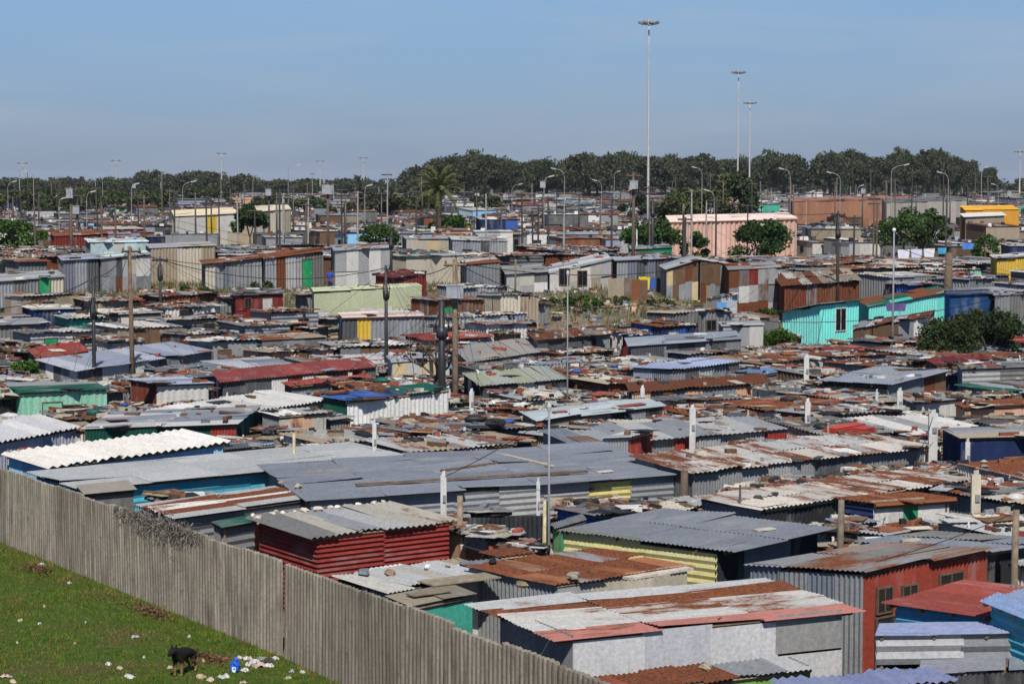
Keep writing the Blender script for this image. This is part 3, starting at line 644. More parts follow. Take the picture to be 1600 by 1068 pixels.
hero('shack with flat maroon roof in front of the broad leafy tree', 'the flat maroon roof',
     (1462, 570, 2.4), (1550, 562, 2.4), (1444, 560, 2.5), {'*': W(['dark', 'brown'])}, RG(c=['maroon', (.2, .04, .03)], run=V_, r=.12), ov=.15, clear=(.2, .1))
hero('low peach plastered shack behind the navy shack', 'the low peach shack',
     (1506, 637, 2.2), (1612, 631, 2.2), (1490, 630, 2.25), {'f': W(['peach', 'peach', 'cream', 'peach'], N_, .05, n=4, board=1), '*': W('peach', N_)}, RG(c=['rust', 'galv', 'tan'], run=U_, r=.45), ov=.12, clear=(1.2, .3))
hero('white panelled shack with orange boards', 'the white panelled shack',
     (1426, 629, 2.3), (1506, 622, 2.3), (1405, 621, 2.35), {'f': W(['white', 'white', 'cream', 'white'], N_, .08, n=4, board=1), '*': galvw}, RG(c=['galv', 'tan'], run=U_, r=.2), ov=.1, clear=(1.0, .3))
hero('long low shack under bright orange rust roof', 'the long orange rust roof',
     (985, 614, 2.3), (1205, 597, 2.3), (978, 599, 2.4), {'*': W(['peach', 'dark', 'galv'], r=.2)}, RG(c=['rust', (.26, .10, .045)], run=V_, nu=7, nv=1, r=.85, pitch=.24, amp=.03), ov=.15, clear=(.2, .1))
hero('brown lean-to with rusty sheets at the foot of the patchwork white shack', 'the rusty foot lean-to',
     (960, 1086, 1.7), (1150, 1058, 1.7), (908, 1063, 1.75), {'*': W(['galv', 'dark'])}, RG(c=['rust', 'oxide'], run=V_, nu=4, r=.8), ov=.1, clear=(.05, .05))
hero('grey lean-to with lime green front below the patchwork white shack', 'the grey lean-to with lime front',
     (1092, 1064, 1.65), (1272, 1042, 1.65), (1056, 1046, 1.7), {'f': W([(.2, .36, .10)], N_, .03, board=1), '*': galvw}, RG(c=['light', 'galv'], run=V_, nu=4, r=.08), ov=.08, clear=(.05, .05))
hero('violet blue ribbed lean-to roof below the tall rust red shack', 'the violet blue lean-to',
     (1250, 1088, 1.75), (1500, 1062, 1.75), (1208, 1067, 1.78), {'*': W(['blueg', 'dark'])}, RG(c=[(.17, .20, .33)], run=V_, nu=5, r=.03, pitch=.2, amp=.028, j=.06), ov=.1, clear=(.05, .05))
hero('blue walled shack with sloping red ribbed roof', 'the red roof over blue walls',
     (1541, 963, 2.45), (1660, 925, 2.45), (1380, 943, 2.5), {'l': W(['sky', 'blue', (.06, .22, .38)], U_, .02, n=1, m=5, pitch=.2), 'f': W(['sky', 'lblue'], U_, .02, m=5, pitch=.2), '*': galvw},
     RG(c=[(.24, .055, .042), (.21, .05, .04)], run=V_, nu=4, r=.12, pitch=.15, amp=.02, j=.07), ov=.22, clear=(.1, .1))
hero('narrow violet roof on grey horizontal sheets beside red ribbed roof', 'the narrow violet roof',
     (1640, 988, 2.28), (1640, 972, 2.31), (1366, 992, 2.28), {'l': W(['steel', 'light', 'galv'], U_, .1, n=2, m=4, pitch=.3, amp=.03), '*': galvw}, RG(c=[(.20, .235, .37)], run=V_, nu=1, nv=3, r=.02, pitch=.12, j=.05), ov=.06, clear=(.05, .05), keep=False)
hero('dark grey lean-to roof dotted with nails under the narrow violet roof', 'the dark nailed lean-to',
     (1640, 1042, 1.72), (1640, 1024, 1.76), (1438, 1052, 1.72), {'*': W(['dark', 'black'])}, RG(c=[(.15, .17, .20), (.18, .19, .22)], run=V_, nu=1, nv=3, r=.06), ov=.06, clear=(.05, .05), keep=False)
hero('sloping blue ribbed sheets roof above the red ribbed roof', 'the sloping blue roof',
     (1610, 968, 2.72), (1690, 948, 2.72), (1534, 938, 2.85), {'*': W(['sky', 'lblue'], U_, m=4, pitch=.2)}, RG(c=[(.19, .26, .42)], run=V_, nu=3, r=.03, pitch=.15, j=.05), ov=.2, clear=(.05, .05), keep=False)

# ------------------------------------------------------------------ named shacks on and above the bank
hero('bright turquoise shack with shaded ribbed side and white barred window', 'the turquoise shack',
     (1283, 474, 134), (1352, 468, 137), (1213, 489, 137.5), {'f': W([(.19, .74, .68)], V_, .02, n=3, j=.04), 'l': W([(.20, .72, .67), (.24, .74, .69)], V_, .03, n=4, j=.05), '*': W('turq')}, RG(c=['galv', 'dgreen'], run=U_, r=.1), ov=.3, clear=(1.0, 2.0),
     openings=[('f', .5, .9, 1.0, 1.4, 'window', 'black', (.62, .62, .6))])
hero('turquoise wing with laundry piled on its low wall', 'the turquoise wing',
     (1356, 479, 138), (1494, 454, 144), (1340, 470, 142), {'f': W([(.20, .70, .64), (.17, .64, .59)], V_, .03, n=5, j=.05), '*': W('turq')}, RG(c=['dgreen', 'teal', 'rust'], run=U_, r=.1), ov=.2, clear=(1.0, .2))
hero('whitewashed hut with rust striped roof in front of the turquoise shack', 'the hut with rust striped roof',
     (1330, 514, 128.5), (1452, 495, 133), (1345, 502, 133), {'f': W(['grey', 'white', 'white', 'brown', 'steel'], N_, .1, n=5, board=1), '*': galvw}, RG(c=['galv', 'rust', 'light', 'rust'], run=V_, nu=6, nv=1, r=.25, pitch=.24), ov=.2, clear=(1.6, .5))
hero('deep blue shack with brown door under sagging cables', 'the deep blue shack',
     (1482, 461, 136), (1551, 458, 138), (1474, 455, 140), {'f': W([(.015, .06, .17)], N_, .03, n=4, board=1, j=.06), '*': W('blue')}, RG(c=['navy', 'dark'], run=U_, r=.08), ov=.15, clear=(2, .2),
     openings=[('f', .66, .05, .8, 1.9, 'door', 'brown'), ('f', .24, 1.0, .65, .7, 'window', 'black')])
hero('grey streaked shack behind the broad leafy tree', 'the grey streaked shack',
     (1553, 461, 137), (1640, 458, 139), (1547, 455, 141), {'f': W(['galv', 'grey', 'light'], V_, .08), '*': galvw}, RG(c=['lilac', 'galv'], run=U_, r=.1), ov=.15)
hero('long rust brown shack with cluttered tan roof behind the turquoise shack', 'the long rust brown shack',
     (1222, 447, 143), (1348, 438, 147), (1206, 428, 151), {'f': W(['rust', 'maroon', 'galv', 'rust', 'brown', 'maroon', 'rust'], V_, .6, n=7), '*': W('rust', r=.5)}, RG(c=['tan', 'mottle', 'rust', 'tan'], run=V_, r=.35), ov=.3, clear=(.5, .5))
hero('tall shack patched with rust and white panels', 'the rust and white patched shack',
     (1138, 421, 146), (1217, 418, 148), (1130, 412, 151), {'f': W(['rust', 'maroon', 'rust', 'rust', 'light', 'galv', 'white', 'light', 'galv', 'galv', 'rust', 'grey', 'maroon', 'light', 'light'], N_, .4, n=5, m=3, board=1), '*': W('rust', r=.5)}, RG(c=['galv', 'rust'], run=U_, r=.3), ov=.1)
hero('small cube shed of silver sheets on the weedy bank', 'the silver cube shed',
     (1127, 463, 141), (1152, 460, 143), (1104, 467, 142.5), {'f': W([(.40, .43, .47)], V_, .04, n=2), 'l': W([(.30, .28, .25)], N_, .04, n=1, board=1), '*': galvw}, RG(c=['galv'], run=U_, r=.1), ov=.05, clear=(1.5, 1.5))
hero('shack of brown weathered planks and grey sheets', 'the brown plank shack',
     (1094, 405, 150), (1141, 412, 151.5), (1085, 402, 155), {'f': W(['steel', 'brown', 'tan', 'brown', 'rust', 'galv'], N_, .25, n=6, board=1), '*': galvw}, RG(c=['galv', 'light'], run=U_, r=.15), ov=.1)
hero('shack with beige door panel and rust brown post', 'the beige panel shack',
     (1040, 421, 149), (1093, 405, 150), (1030, 415, 153), {'f': W(['beige', 'beige', 'brown', 'rust', 'steel'], N_, .12, n=5, board=1, j=.05), '*': galvw}, RG(c=['galv', 'steel'], run=U_, r=.1), ov=.12)
hero('blue grey metal shack behind the brown fence on the bank', 'the blue grey metal shack',
     (962, 408, 152), (1040, 403, 154), (955, 402, 158), {'f': W(['blueg', 'steel', 'blueg', 'dark'], V_, .05, n=5), '*': galvw}, RG(c=['lilac', 'galv'], run=U_, r=.1), ov=.15, clear=(4, 1))
hero('white mottled shack with two black openings on the bank', 'the white mottled shack',
     (858, 427, 149), (956, 405, 152), (850, 416, 154), {'f': W(['white', 'cream', 'mottle', 'white', 'tan', 'mottle', 'white', 'mottle', 'cream', 'white', 'mottle', 'light'], N_, .22, n=6, m=2, board=1), '*': W('mottle')}, RG(c=['galv', 'steel', 'light'], run=U_, r=.12), ov=.1, clear=(3.5, 1),
     openings=[('f', .22, .4, .8, 1.1, 'window', 'black'), ('f', .52, .3, .75, 1.0, 'window', 'black')])
hero('rounded grey white tarp shelter beside the white mottled shack', 'the tarp shelter',
     (790, 428, 148), (857, 424, 149), (782, 416, 154), {'f': W(['mottle', 'light', 'white', 'light', 'mottle', 'grey'], N_, .08, n=3, m=2, board=1), '*': W('grey')}, RG(c=['grey', 'galv'], run=U_, r=.06), ov=.1, clear=(3, 1))
hero('grey blue shack above a green tarpaulin on the bank', 'the grey blue shack above the tarpaulin',
     (728, 413, 149), (783, 409, 150), (718, 405, 155), {'f': W(['blueg', 'galv', 'steel'], V_, .06), '*': galvw}, RG(c=['galv', 'rust', 'white'], run=U_, r=.3), ov=.1, clear=(3, 1))
hero('shack with pale lime green walls and white end', 'the lime green shack',
     (490, 455, 132), (659, 447, 136), (487, 450, 137), {'f': W(['white', 'lime', 'lime', 'lime', 'lime', 'lime', 'lime'], N_, .05, n=7, board=1, j=.05), '*': W('lime', N_)}, RG(c=['lime', (.42, .45, .29)], run=U_, r=.10), ov=.05, clear=(.2, .2))
hero('grey ribbed shack with rust roof and pale corner post', 'the shack with pale corner post',
     (318, 414, 149), (412, 402, 152), (312, 408, 153.5), {'f': W(['cream', 'steel', 'blueg', 'galv', 'galv', 'galv', 'steel'], V_, .05, n=7), '*': galvw}, RG(c=['rust', 'green', 'rust', 'galv'], run=U_, r=.55), ov=.2, clear=(4, 1))
hero('grey shack with a bright green door on the bank', 'the green door shack',
     (412, 404, 149.5), (508, 392, 153), (405, 398, 154), {'f': W(['steel', 'rust', 'light', 'light', 'grey', 'grey'], V_, .12, n=6), '*': galvw}, RG(c=['rust', 'oxide'], run=U_, r=.75), ov=.2, clear=(4, 1),
     openings=[('f', .715, .05, .85, 2.05, 'door', 'green')])
hero('whitewashed shack with a crate slat window', 'the whitewashed crate window shack',
     (522, 391, 150), (613, 386, 153), (516, 384, 155), {'f': W(['light', 'white', 'white', 'white', 'light'], N_, .06, n=5, board=1), '*': galvw}, RG(c=['galv', 'rust', 'steel'], run=U_, r=.3), ov=.1, clear=(4, 1))
hero('dark maroon shack with small white windows below the green door', 'the maroon shack',
     (365, 461, 133), (445, 458, 136), (360, 454, 138), {'f': W([(.19, .025, .022)], N_, .04, n=4, board=1), '*': W('maroon')}, RG(c=['galv', 'dark'], run=U_, r=.1), ov=.2, clear=(2, .5),
     openings=[('f', .24, .9, .45, .55, 'window', 'white'), ('f', .66, .6, .8, .8, 'door', 'white')])
hero('dark red awning shelter behind the lime green shack', 'the dark red awning',
     (622, 434, 141), (668, 425, 143), (585, 430, 146), {'*': W('maroon', r=.1)}, RG(c=['maroon', 'lilac', 'maroon'], run=V_, r=.05), ov=.1, clear=(.3, .2))
hero('grey shed with green door and white end wall on the bank', 'the grey shed with green door',
     (-22, 440, 138), (102, 432, 142), (-30, 430, 145), {'f': W(['galv', 'steel', 'grey', 'galv', 'white', 'cream'], V_, .05, n=6), '*': galvw}, RG(c=['galv', 'light'], run=U_, r=.12), ov=.12, clear=(3, .5),
     openings=[('f', .74, .05, .8, 1.75, 'door', 'green')])
hero('tall blue grey ribbed shack behind the grey shed', 'the tall blue grey ribbed shack',
     (98, 408, 147), (156, 403, 149), (90, 400, 153), {'f': W(['blueg', 'steel', 'dark'], V_, .05), '*': galvw}, RG(c=['lilac', 'galv'], run=U_, r=.1), ov=.1, clear=(3, .5))
hero('silver shack with rusty brown door leaf', 'the silver shack with rusty door',
     (157, 404, 148), (236, 397, 151), (150, 398, 154), {'f': W(['dark', 'light', 'white', 'steel', 'rust', 'cream', 'galv'], N_, .2, n=7, board=1), '*': galvw}, RG(c=['galv', 'paleblue'], run=U_, r=.1), ov=.1, clear=(4, .5))
hero('pale turquoise and white shack between wooden poles', 'the pale turquoise shack',
     (140, 380, 162), (232, 377, 165), (132, 374, 168), {'f': W(['steel', 'white', 'paleblue', 'paleblue', 'paleblue'], N_, .05, n=5, board=1), '*': galvw}, RG(c=['paleblue', 'light'], run=U_, r=.1), ov=.1)
hero('cream ribbed shack beside the pale turquoise shack', 'the cream ribbed shack',
     (234, 387, 158), (338, 383, 161), (226, 382, 164), {'f': W(['cream', 'tan', 'cream', 'grey'], V_, .1), '*': galvw}, RG(c=['galv', 'lilac', 'tan'], run=U_, r=.2), ov=.12)
hero('long dark red shack with orange roof end', 'the long dark red shack',
     (84, 369, 183), (170, 365, 187), (78, 363, 190), {'*': W(['maroon', 'maroon', 'red'], V_, .1)}, RG(c=['oxide', 'rust'], run=U_, r=.3), ov=.1)
hero('beige flat fronted shack below the palm tree', 'the beige shack',
     (634, 373, 172), (704, 373, 175), (628, 368, 179), {'f': W(['cream', 'beige', 'cream', 'cream'], N_, .04, n=4, board=1, j=.05), '*': galvw}, RG(c=['galv', 'steel'], run=U_, r=.1), ov=.1)
hero('silver blue shack with dark doorway beside the beige shack', 'the silver blue shack',
     (706, 374, 170), (794, 377, 172), (700, 368, 177), {'f': W(['steel', 'blueg', 'dark', 'steel', 'light'], V_, .05, n=6), '*': galvw}, RG(c=['galv', 'light'], run=U_, r=.15), ov=.1,
     openings=[('f', .72, .05, .8, 1.8, 'door', 'black')])
hero('long pink ribbed hall with white pink eave between green trees', 'the pink hall',
     (1046, 346, 222), (1246, 341, 228), (1040, 337, 234), {'*': W([(.60, .38, .30), (.66, .45, .37)], V_, .06, n=9, pitch=.6, amp=.10, j=.06)}, RG(c=[(.66, .52, .46)], run=U_, r=.05), ov=.15, clear=(12, 2), name='hall', cat='hall', group='larger halls and buildings', beam='pink')
hero('cream roofed hall with white wall by the dark tree', 'the cream hall',
     (272, 338, 240), (372, 333, 246), (268, 329, 254), {'f': W(['gold', 'cream', 'white', 'white', 'white', 'white'], N_, .05, n=6, board=1), '*': W('cream')}, RG(c=[(.58, .50, .34)], run=U_, r=.04), ov=.1, clear=(15, 2), name='hall', cat='hall', group='larger halls and buildings')
hero('small cream roofed building beyond the dark tree', 'the small cream building',
     (402, 330, 238), (455, 327, 242), (398, 322, 250), {'*': W(['tan', 'cream'])}, RG(c=[(.52, .45, .33)], run=U_, r=.04), ov=.1, clear=(14, 2), name='hall', cat='hall', group='larger halls and buildings')
hero('bright green shed below the leafy trees by the pink hall', 'the bright green shed',
     (986, 389, 174), (1051, 387, 177), (981, 384, 181), {'*': W([(.015, .20, .09)], N_, .04, board=1, j=.05)}, RG(c=['dgreen', 'galv'], run=U_, r=.06), ov=.1,
     openings=[('f', .62, .9, .6, .6, 'window', 'black')])
hero('orange yellow fronted building with white canopy roof', 'the orange building',
     (1508, 328, 255), (1593, 327, 258), (1500, 322, 268), {'f': W(['orange', 'orange', 'orange'], N_, .02, n=3, board=1, j=.04), '*': W('orange')}, RG(c=['orange', 'gold'], run=U_, r=.03), ov=.1, clear=(10, 2), name='hall', cat='hall', group='larger halls and buildings')
hero('brick fronted stall with white flat roof before the orange building', 'the brick fronted stall',
     (1506, 339, 246), (1572, 336, 249), (1500, 334, 255), {'f': W(['tan', 'peach', 'brown', 'tan'], N_, .1, n=4, board=1), '*': W('brown')}, RG(c=['white'], run=U_, r=.03), ov=.3, clear=(8, 2))
hero('shack with golden yellow walls and white roof edge', 'the golden yellow shack',
     (1556, 404, 158), (1650, 396, 162), (1546, 399, 165), {'f': W([(.56, .36, .05)], V_, .05, j=.08), 'l': W([(.50, .32, .05)], V_, .05), '*': W('gold')}, RG(c=['galv', 'white'], run=U_, r=.15), ov=.2, clear=(3, 1))
hero('grey concrete block building in front of the gum trees', 'the concrete block building',
     (1384, 317, 300), (1512, 313, 308), (1378, 310, 318), {'*': W([(.36, .33, .29), (.32, .30, .27)], N_, 0, board=1)}, RG(c=['grey'], run=N_, r=.03), ov=.05, clear=(10, 2), name='hall', cat='hall', group='larger halls and buildings', openings=[('f', u_, 2.2, 1.3, 1.2, 'window', 'black') for u_ in (.1, .26, .42, .58, .74, .9)])
hero('long terracotta brick building at the foot of the gum trees', 'the terracotta building',
     (1238, 315, 330), (1400, 311, 340), (1232, 309, 350), {'*': W([(.34, .165, .10), (.30, .15, .09)], N_, 0, board=1)}, RG(c=[(.34, .17, .11)], run=N_, r=.02), ov=.05, clear=(10, 2), name='hall', cat='hall', group='larger halls and buildings')
hero('grey corrugated shack with a yellow panel and pink beam', 'the yellow panel shack',
     (534, 494, 124), (662, 491, 126), (528, 489, 128), {'f': W(['dark', 'gold', 'steel', 'galv', 'steel', 'galv'], V_, .05, n=6), '*': galvw}, RG(c=[(.55, .42, .37), 'light'], run=U_, r=.05), ov=.1, clear=(2, .5), beam='pink')
hero('cluttered roof of rust and tan sheets near the thin lamp pole', 'the rust and tan cluttered roof',
     (838, 532, 117.5), (958, 521, 121), (822, 519, 122), {'*': W(['dark', 'black', 'galv'])}, RG(c=['rust', 'tan', 'galv', 'mottle'], run=V_, r=.5), ov=.2, clear=(.4, .2))
hero('long grey blue roof below the weedy bank', 'the long grey blue roof',
     (982, 541, 115.5), (1162, 529, 119), (976, 528, 120.5), {'*': W(['dark', 'galv', 'steel'], r=.1)}, RG(c=['blueg', (.21, .24, .285)], run=U_, nu=3, nv=4, r=.05), ov=.2, clear=(.4, .2))
hero('white walled hut at the foot of the weedy bank', 'the white hut below the bank',
     (1128, 509, 124), (1194, 507, 125.5), (1122, 503, 129), {'f': W(['white', 'light', 'white'], N_, .05, board=1), '*': galvw}, RG(c=['galv', 'light'], run=U_, r=.1), ov=.1, clear=(1.5, .4))
for r_ in REPORT: print('HERO', *r_)
hero('low white painted board roof before the black ribbed fence', 'the low white board roof',
     (800, 874, 1.55), (874, 861, 1.55), (722, 852, 1.6), {'*': W(['grey', 'brown'], N_, .1, board=1)}, RG(c=['cream', 'white'], run=V_, nu=3, r=.04), ov=.1, clear=(.1, .1), keep=False)

# ------------------------------------------------------------------ the other shacks, row by row
def near_hero(x, y, skip=None):
    return min((h for h in HEROES if h[2] != skip), key=lambda h: (h[0] - x) ** 2 + (h[1] - y) ** 2)[2]
ROOFS = [('grey', ['galv', 'grey', 'light', 'dark'], .22, 17), ('blue grey', ['blueg', (.21, .235, .28), 'steel'], .12, 9), ('pale', ['light', 'cream', (.48, .47, .44), 'galv'], .25, 15), ('rust streaked', ['galv', 'rust', 'light', 'tan'], .48, 24),
         ('rusty brown', ['rust', 'oxide', (.26, .15, .09), 'tan'], .72, 15), ('dark', ['dark', 'grey'], .1, 7), ('red oxide', ['oxide', 'maroon'], .15, 4), ('tan patchwork', ['tan', 'mottle', 'galv', 'rust', 'white'], .3, 16), ('lilac', ['lilac', 'blueg'], .06, 5),
         ('dark green', ['dgreen', 'galv'], .08, 2), ('white', ['white', 'light'], .08, 8)]
WALLS = [('grey', ['galv', 'steel', 'grey'], 26), ('dark grey', ['dark', 'grey', 'galv'], 14), ('white', ['white', 'light', 'white'], 14), ('rusty', ['rust', 'galv', 'brown'], 12), ('cream', ['cream', 'tan'], 9), ('brown', ['brown', 'tan'], 7),
         ('dark red', ['maroon', 'red'], 4), ('pale blue', ['lblue', 'paleblue'], 4), ('green', ['mint', 'teal'], 3), ('navy', ['navy', 'blue'], 3), ('pink', ['pink', 'peach'], 3), ('silver', ['steel', 'light', 'lilac'], 8)]
def pick(rr, T):
    k = rr.uniform(0, sum(t[-1] for t in T))
    for t in T:
        k -= t[-1]
        if k <= 0: return t
    return T[-1]
def free(c, e1, e2, w_, l_):
    pts = [c + e1 * (w_ / 2 * a) + e2 * (l_ / 2 * b) for a in (-.97, 0, .97) for b in (-.97, 0, .97)]
    bb = bounds([(p.x, p.y) for p in pts]); rect = [(p.x, p.y) for p in (pts[0], pts[6], pts[8], pts[2])]
    for kb, poly in KEEP:
        if bb[0] > kb[1] or bb[1] < kb[0] or bb[2] > kb[3] or bb[3] < kb[2]: continue
        if any(inpoly(p.x, p.y, poly) for p in pts) or any(inpoly(q[0], q[1], rect) for q in poly): return False
    return True
def visible(x, y, m=4.0): return y > 53 and abs(x) < y * 0.2424 + m and (y > 78 or wall_side(x, y) > 2.6)
FAR = []
gcount = [0, 0]
def generic(c, yaw, w_, l_, rr, small=False):
    e1, e2 = Vector((math.cos(yaw), math.sin(yaw), 0)), Vector((-math.sin(yaw), math.cos(yaw), 0))
    g = terrain(c.x, c.y); h = (rr.uniform(1.0, 1.4) if c.y > 126 else rr.uniform(1.7, 2.08)) if small else rr.uniform(1.95, 2.28)
    s1, s2 = rr.uniform(-.015, .015), rr.choice([-1, 1, 1]) * rr.uniform(.01, .045)
    def z(a, b): return g + h + s1 * a * w_ / 2 + s2 * b * l_ / 2
    A, B, D = [c + e1 * (a * w_ / 2) + e2 * (b * l_ / 2) for a, b in ((-1, -1), (1, -1), (-1, 1))]
    A.z, B.z, D.z = z(-1, -1), z(1, -1), z(-1, 1)
    ro, wa = pick(rr, ROOFS), pick(rr, WALLS)
    kind = 'shed' if small else 'shack'
    lab = '%s with %s roof and %s walls %s %s' % (kind, ro[0], wa[0], 'by' if small else 'near', near_hero(c.x, c.y))
    d = c.y; op = []
    if not small and rr.random() < .55: op.append(('f', rr.uniform(.2, .45), .05, .75, 1.75, 'door', rr.choice(['brown', 'black', 'dark', 'green', 'white', 'blue'])))
    if not small and rr.random() < .5: op.append(('f', rr.uniform(.62, .82), .95, .7, .6, 'window', 'black'))
    run = rr.choice('vvu'); gcount[small] += 1
    shack(lab, A, B, D, {'*': dict(c=wa[1], run=rr.choice('vvvun'), r=.5 if wa[0] == 'rusty' else rr.uniform(.10, .34), j=.22)}, dict(c=ro[1], run=run, r=ro[2], j=.28, pitch=.15 if d < 75 else .22 if d < 110 else .3, amp=.022 if d < 75 else .032),
          None, detail=2 if d < 92 else 1 if d < 150 else 0, seed=gcount[0] * 3 + gcount[1] * 5 + 17, name=kind, cat=kind, group='sheds squeezed between the shacks' if small else 'shacks packed across the settlement',
          openings=op if d < 150 else (), clear=(0, 0), ov=rr.uniform(.06, .25))
    KEEP[-1] = (KEEP[-1][0], KEEP[-1][1])
# open yards that stay empty: pole feet, the weedy bank
for poly in ([(850, 488), (1090, 488), (1080, 470), (860, 470)], [(180, 470), (310, 466), (300, 445), (230, 445)]):
    pts = [PX(x, y, 140) for x, y in poly]
    q = []
    for (x, y) in poly:
        d = 130.0
        for _ in range(30): d = (CAM_H - terrain((x - 800) / F_PX * d, d)) * F_PX / (y - HOR)
        q.append(((x - 800) / F_PX * d, d))
    add_keep(q)
cands = []
rr = random.Random(77)
yaw0 = math.radians(33)
E1, E2 = Vector((math.cos(yaw0), math.sin(yaw0), 0)), Vector((-math.sin(yaw0), math.cos(yaw0), 0))
t = 0.0; row = 0
while t < 270:
    l_ = rr.uniform(3.2, 4.6); s_ = -120.0 + rr.uniform(0, 4)
    while s_ < 210:
        w_ = rr.uniform(3.2, 5.6)
        c = E1 * (s_ + w_ / 2) + E2 * (t + l_ / 2) + Vector((0, 20, 0)); c.z = 0
        if visible(c.x, c.y) and c.y < 215: cands.append((c.y, c.copy(), w_ - .1, l_ - rr.uniform(.05, .5), yaw0 + rr.gauss(0, .06)))
        s_ += w_ + (rr.uniform(.0, .15) if rr.random() < .85 else rr.uniform(.4, .9))
    row += 1; t += l_ + (rr.uniform(.0, .3) if row % 4 else rr.uniform(.6, 1.1))
cands.sort(key=lambda q: q[0])
for _, c, w_, l_, yaw in cands:
    e1, e2 = Vector((math.cos(yaw), math.sin(yaw), 0)), Vector((-math.sin(yaw), math.cos(yaw), 0))
    ok = False
    for f1, f2, o1, o2 in ((1, 1, 0, 0), (.72, 1, .14, 0), (.72, 1, -.14, 0), (1, .7, 0, .15), (1, .7, 0, -.15), (.7, .7, .15, .15), (.7, .7, -.15, .15), (.7, .7, .15, -.15), (.7, .7, -.15, -.15)):
        cc = c + e1 * (o1 * w_) + e2 * (o2 * l_)
        if not visible(cc.x, cc.y): continue
        if free(cc, e1, e2, w_ * f1, l_ * f2): ok = True; break
    if not ok: continue
    if gcount[0] < 222: generic(cc, yaw, w_ * f1, l_ * f2, rr)
    else: FAR.append((cc, yaw, w_, l_)); add_keep([((cc + e1 * a * w_ / 2 + e2 * b * l_ / 2).x, (cc + e1 * a * w_ / 2 + e2 * b * l_ / 2).y) for a, b in ((-1, -1), (1, -1), (1, 1), (-1, 1))])
YMAX = max([s[3] for s in SHACKS if s[1] == 'a shack'] + [0])
# small sheds in the leftover gaps
tries = []
for _ in range(16000):
    y = rr.uniform(42 ** .5, 150 ** .5) ** 2; x = rr.uniform(-1, 1) * (y * .2424 + 1.5); tries.append((y, x))
tries.sort()
for y, x in tries:
    if gcount[1] >= 290: break
    c = Vector((x, y, 0)); yaw = yaw0 + rr.gauss(0, .08)
    if not visible(x, y, 1.5) or y > 146 or (y < 78 and wall_side(x, y) < 1.6): continue
    e1, e2 = Vector((math.cos(yaw), math.sin(yaw), 0)), Vector((-math.sin(yaw), math.cos(yaw), 0))
    for w_, l_ in ((3.0, 2.4), (2.2, 1.8), (1.6, 1.3), (1.1, 1.0)):
        if free(c, e1, e2, w_ + .1, l_ + .1): generic(c, yaw, w_, l_, rr, True); break
print('GENERIC', gcount, 'ymax', YMAX, 'far', len(FAR))

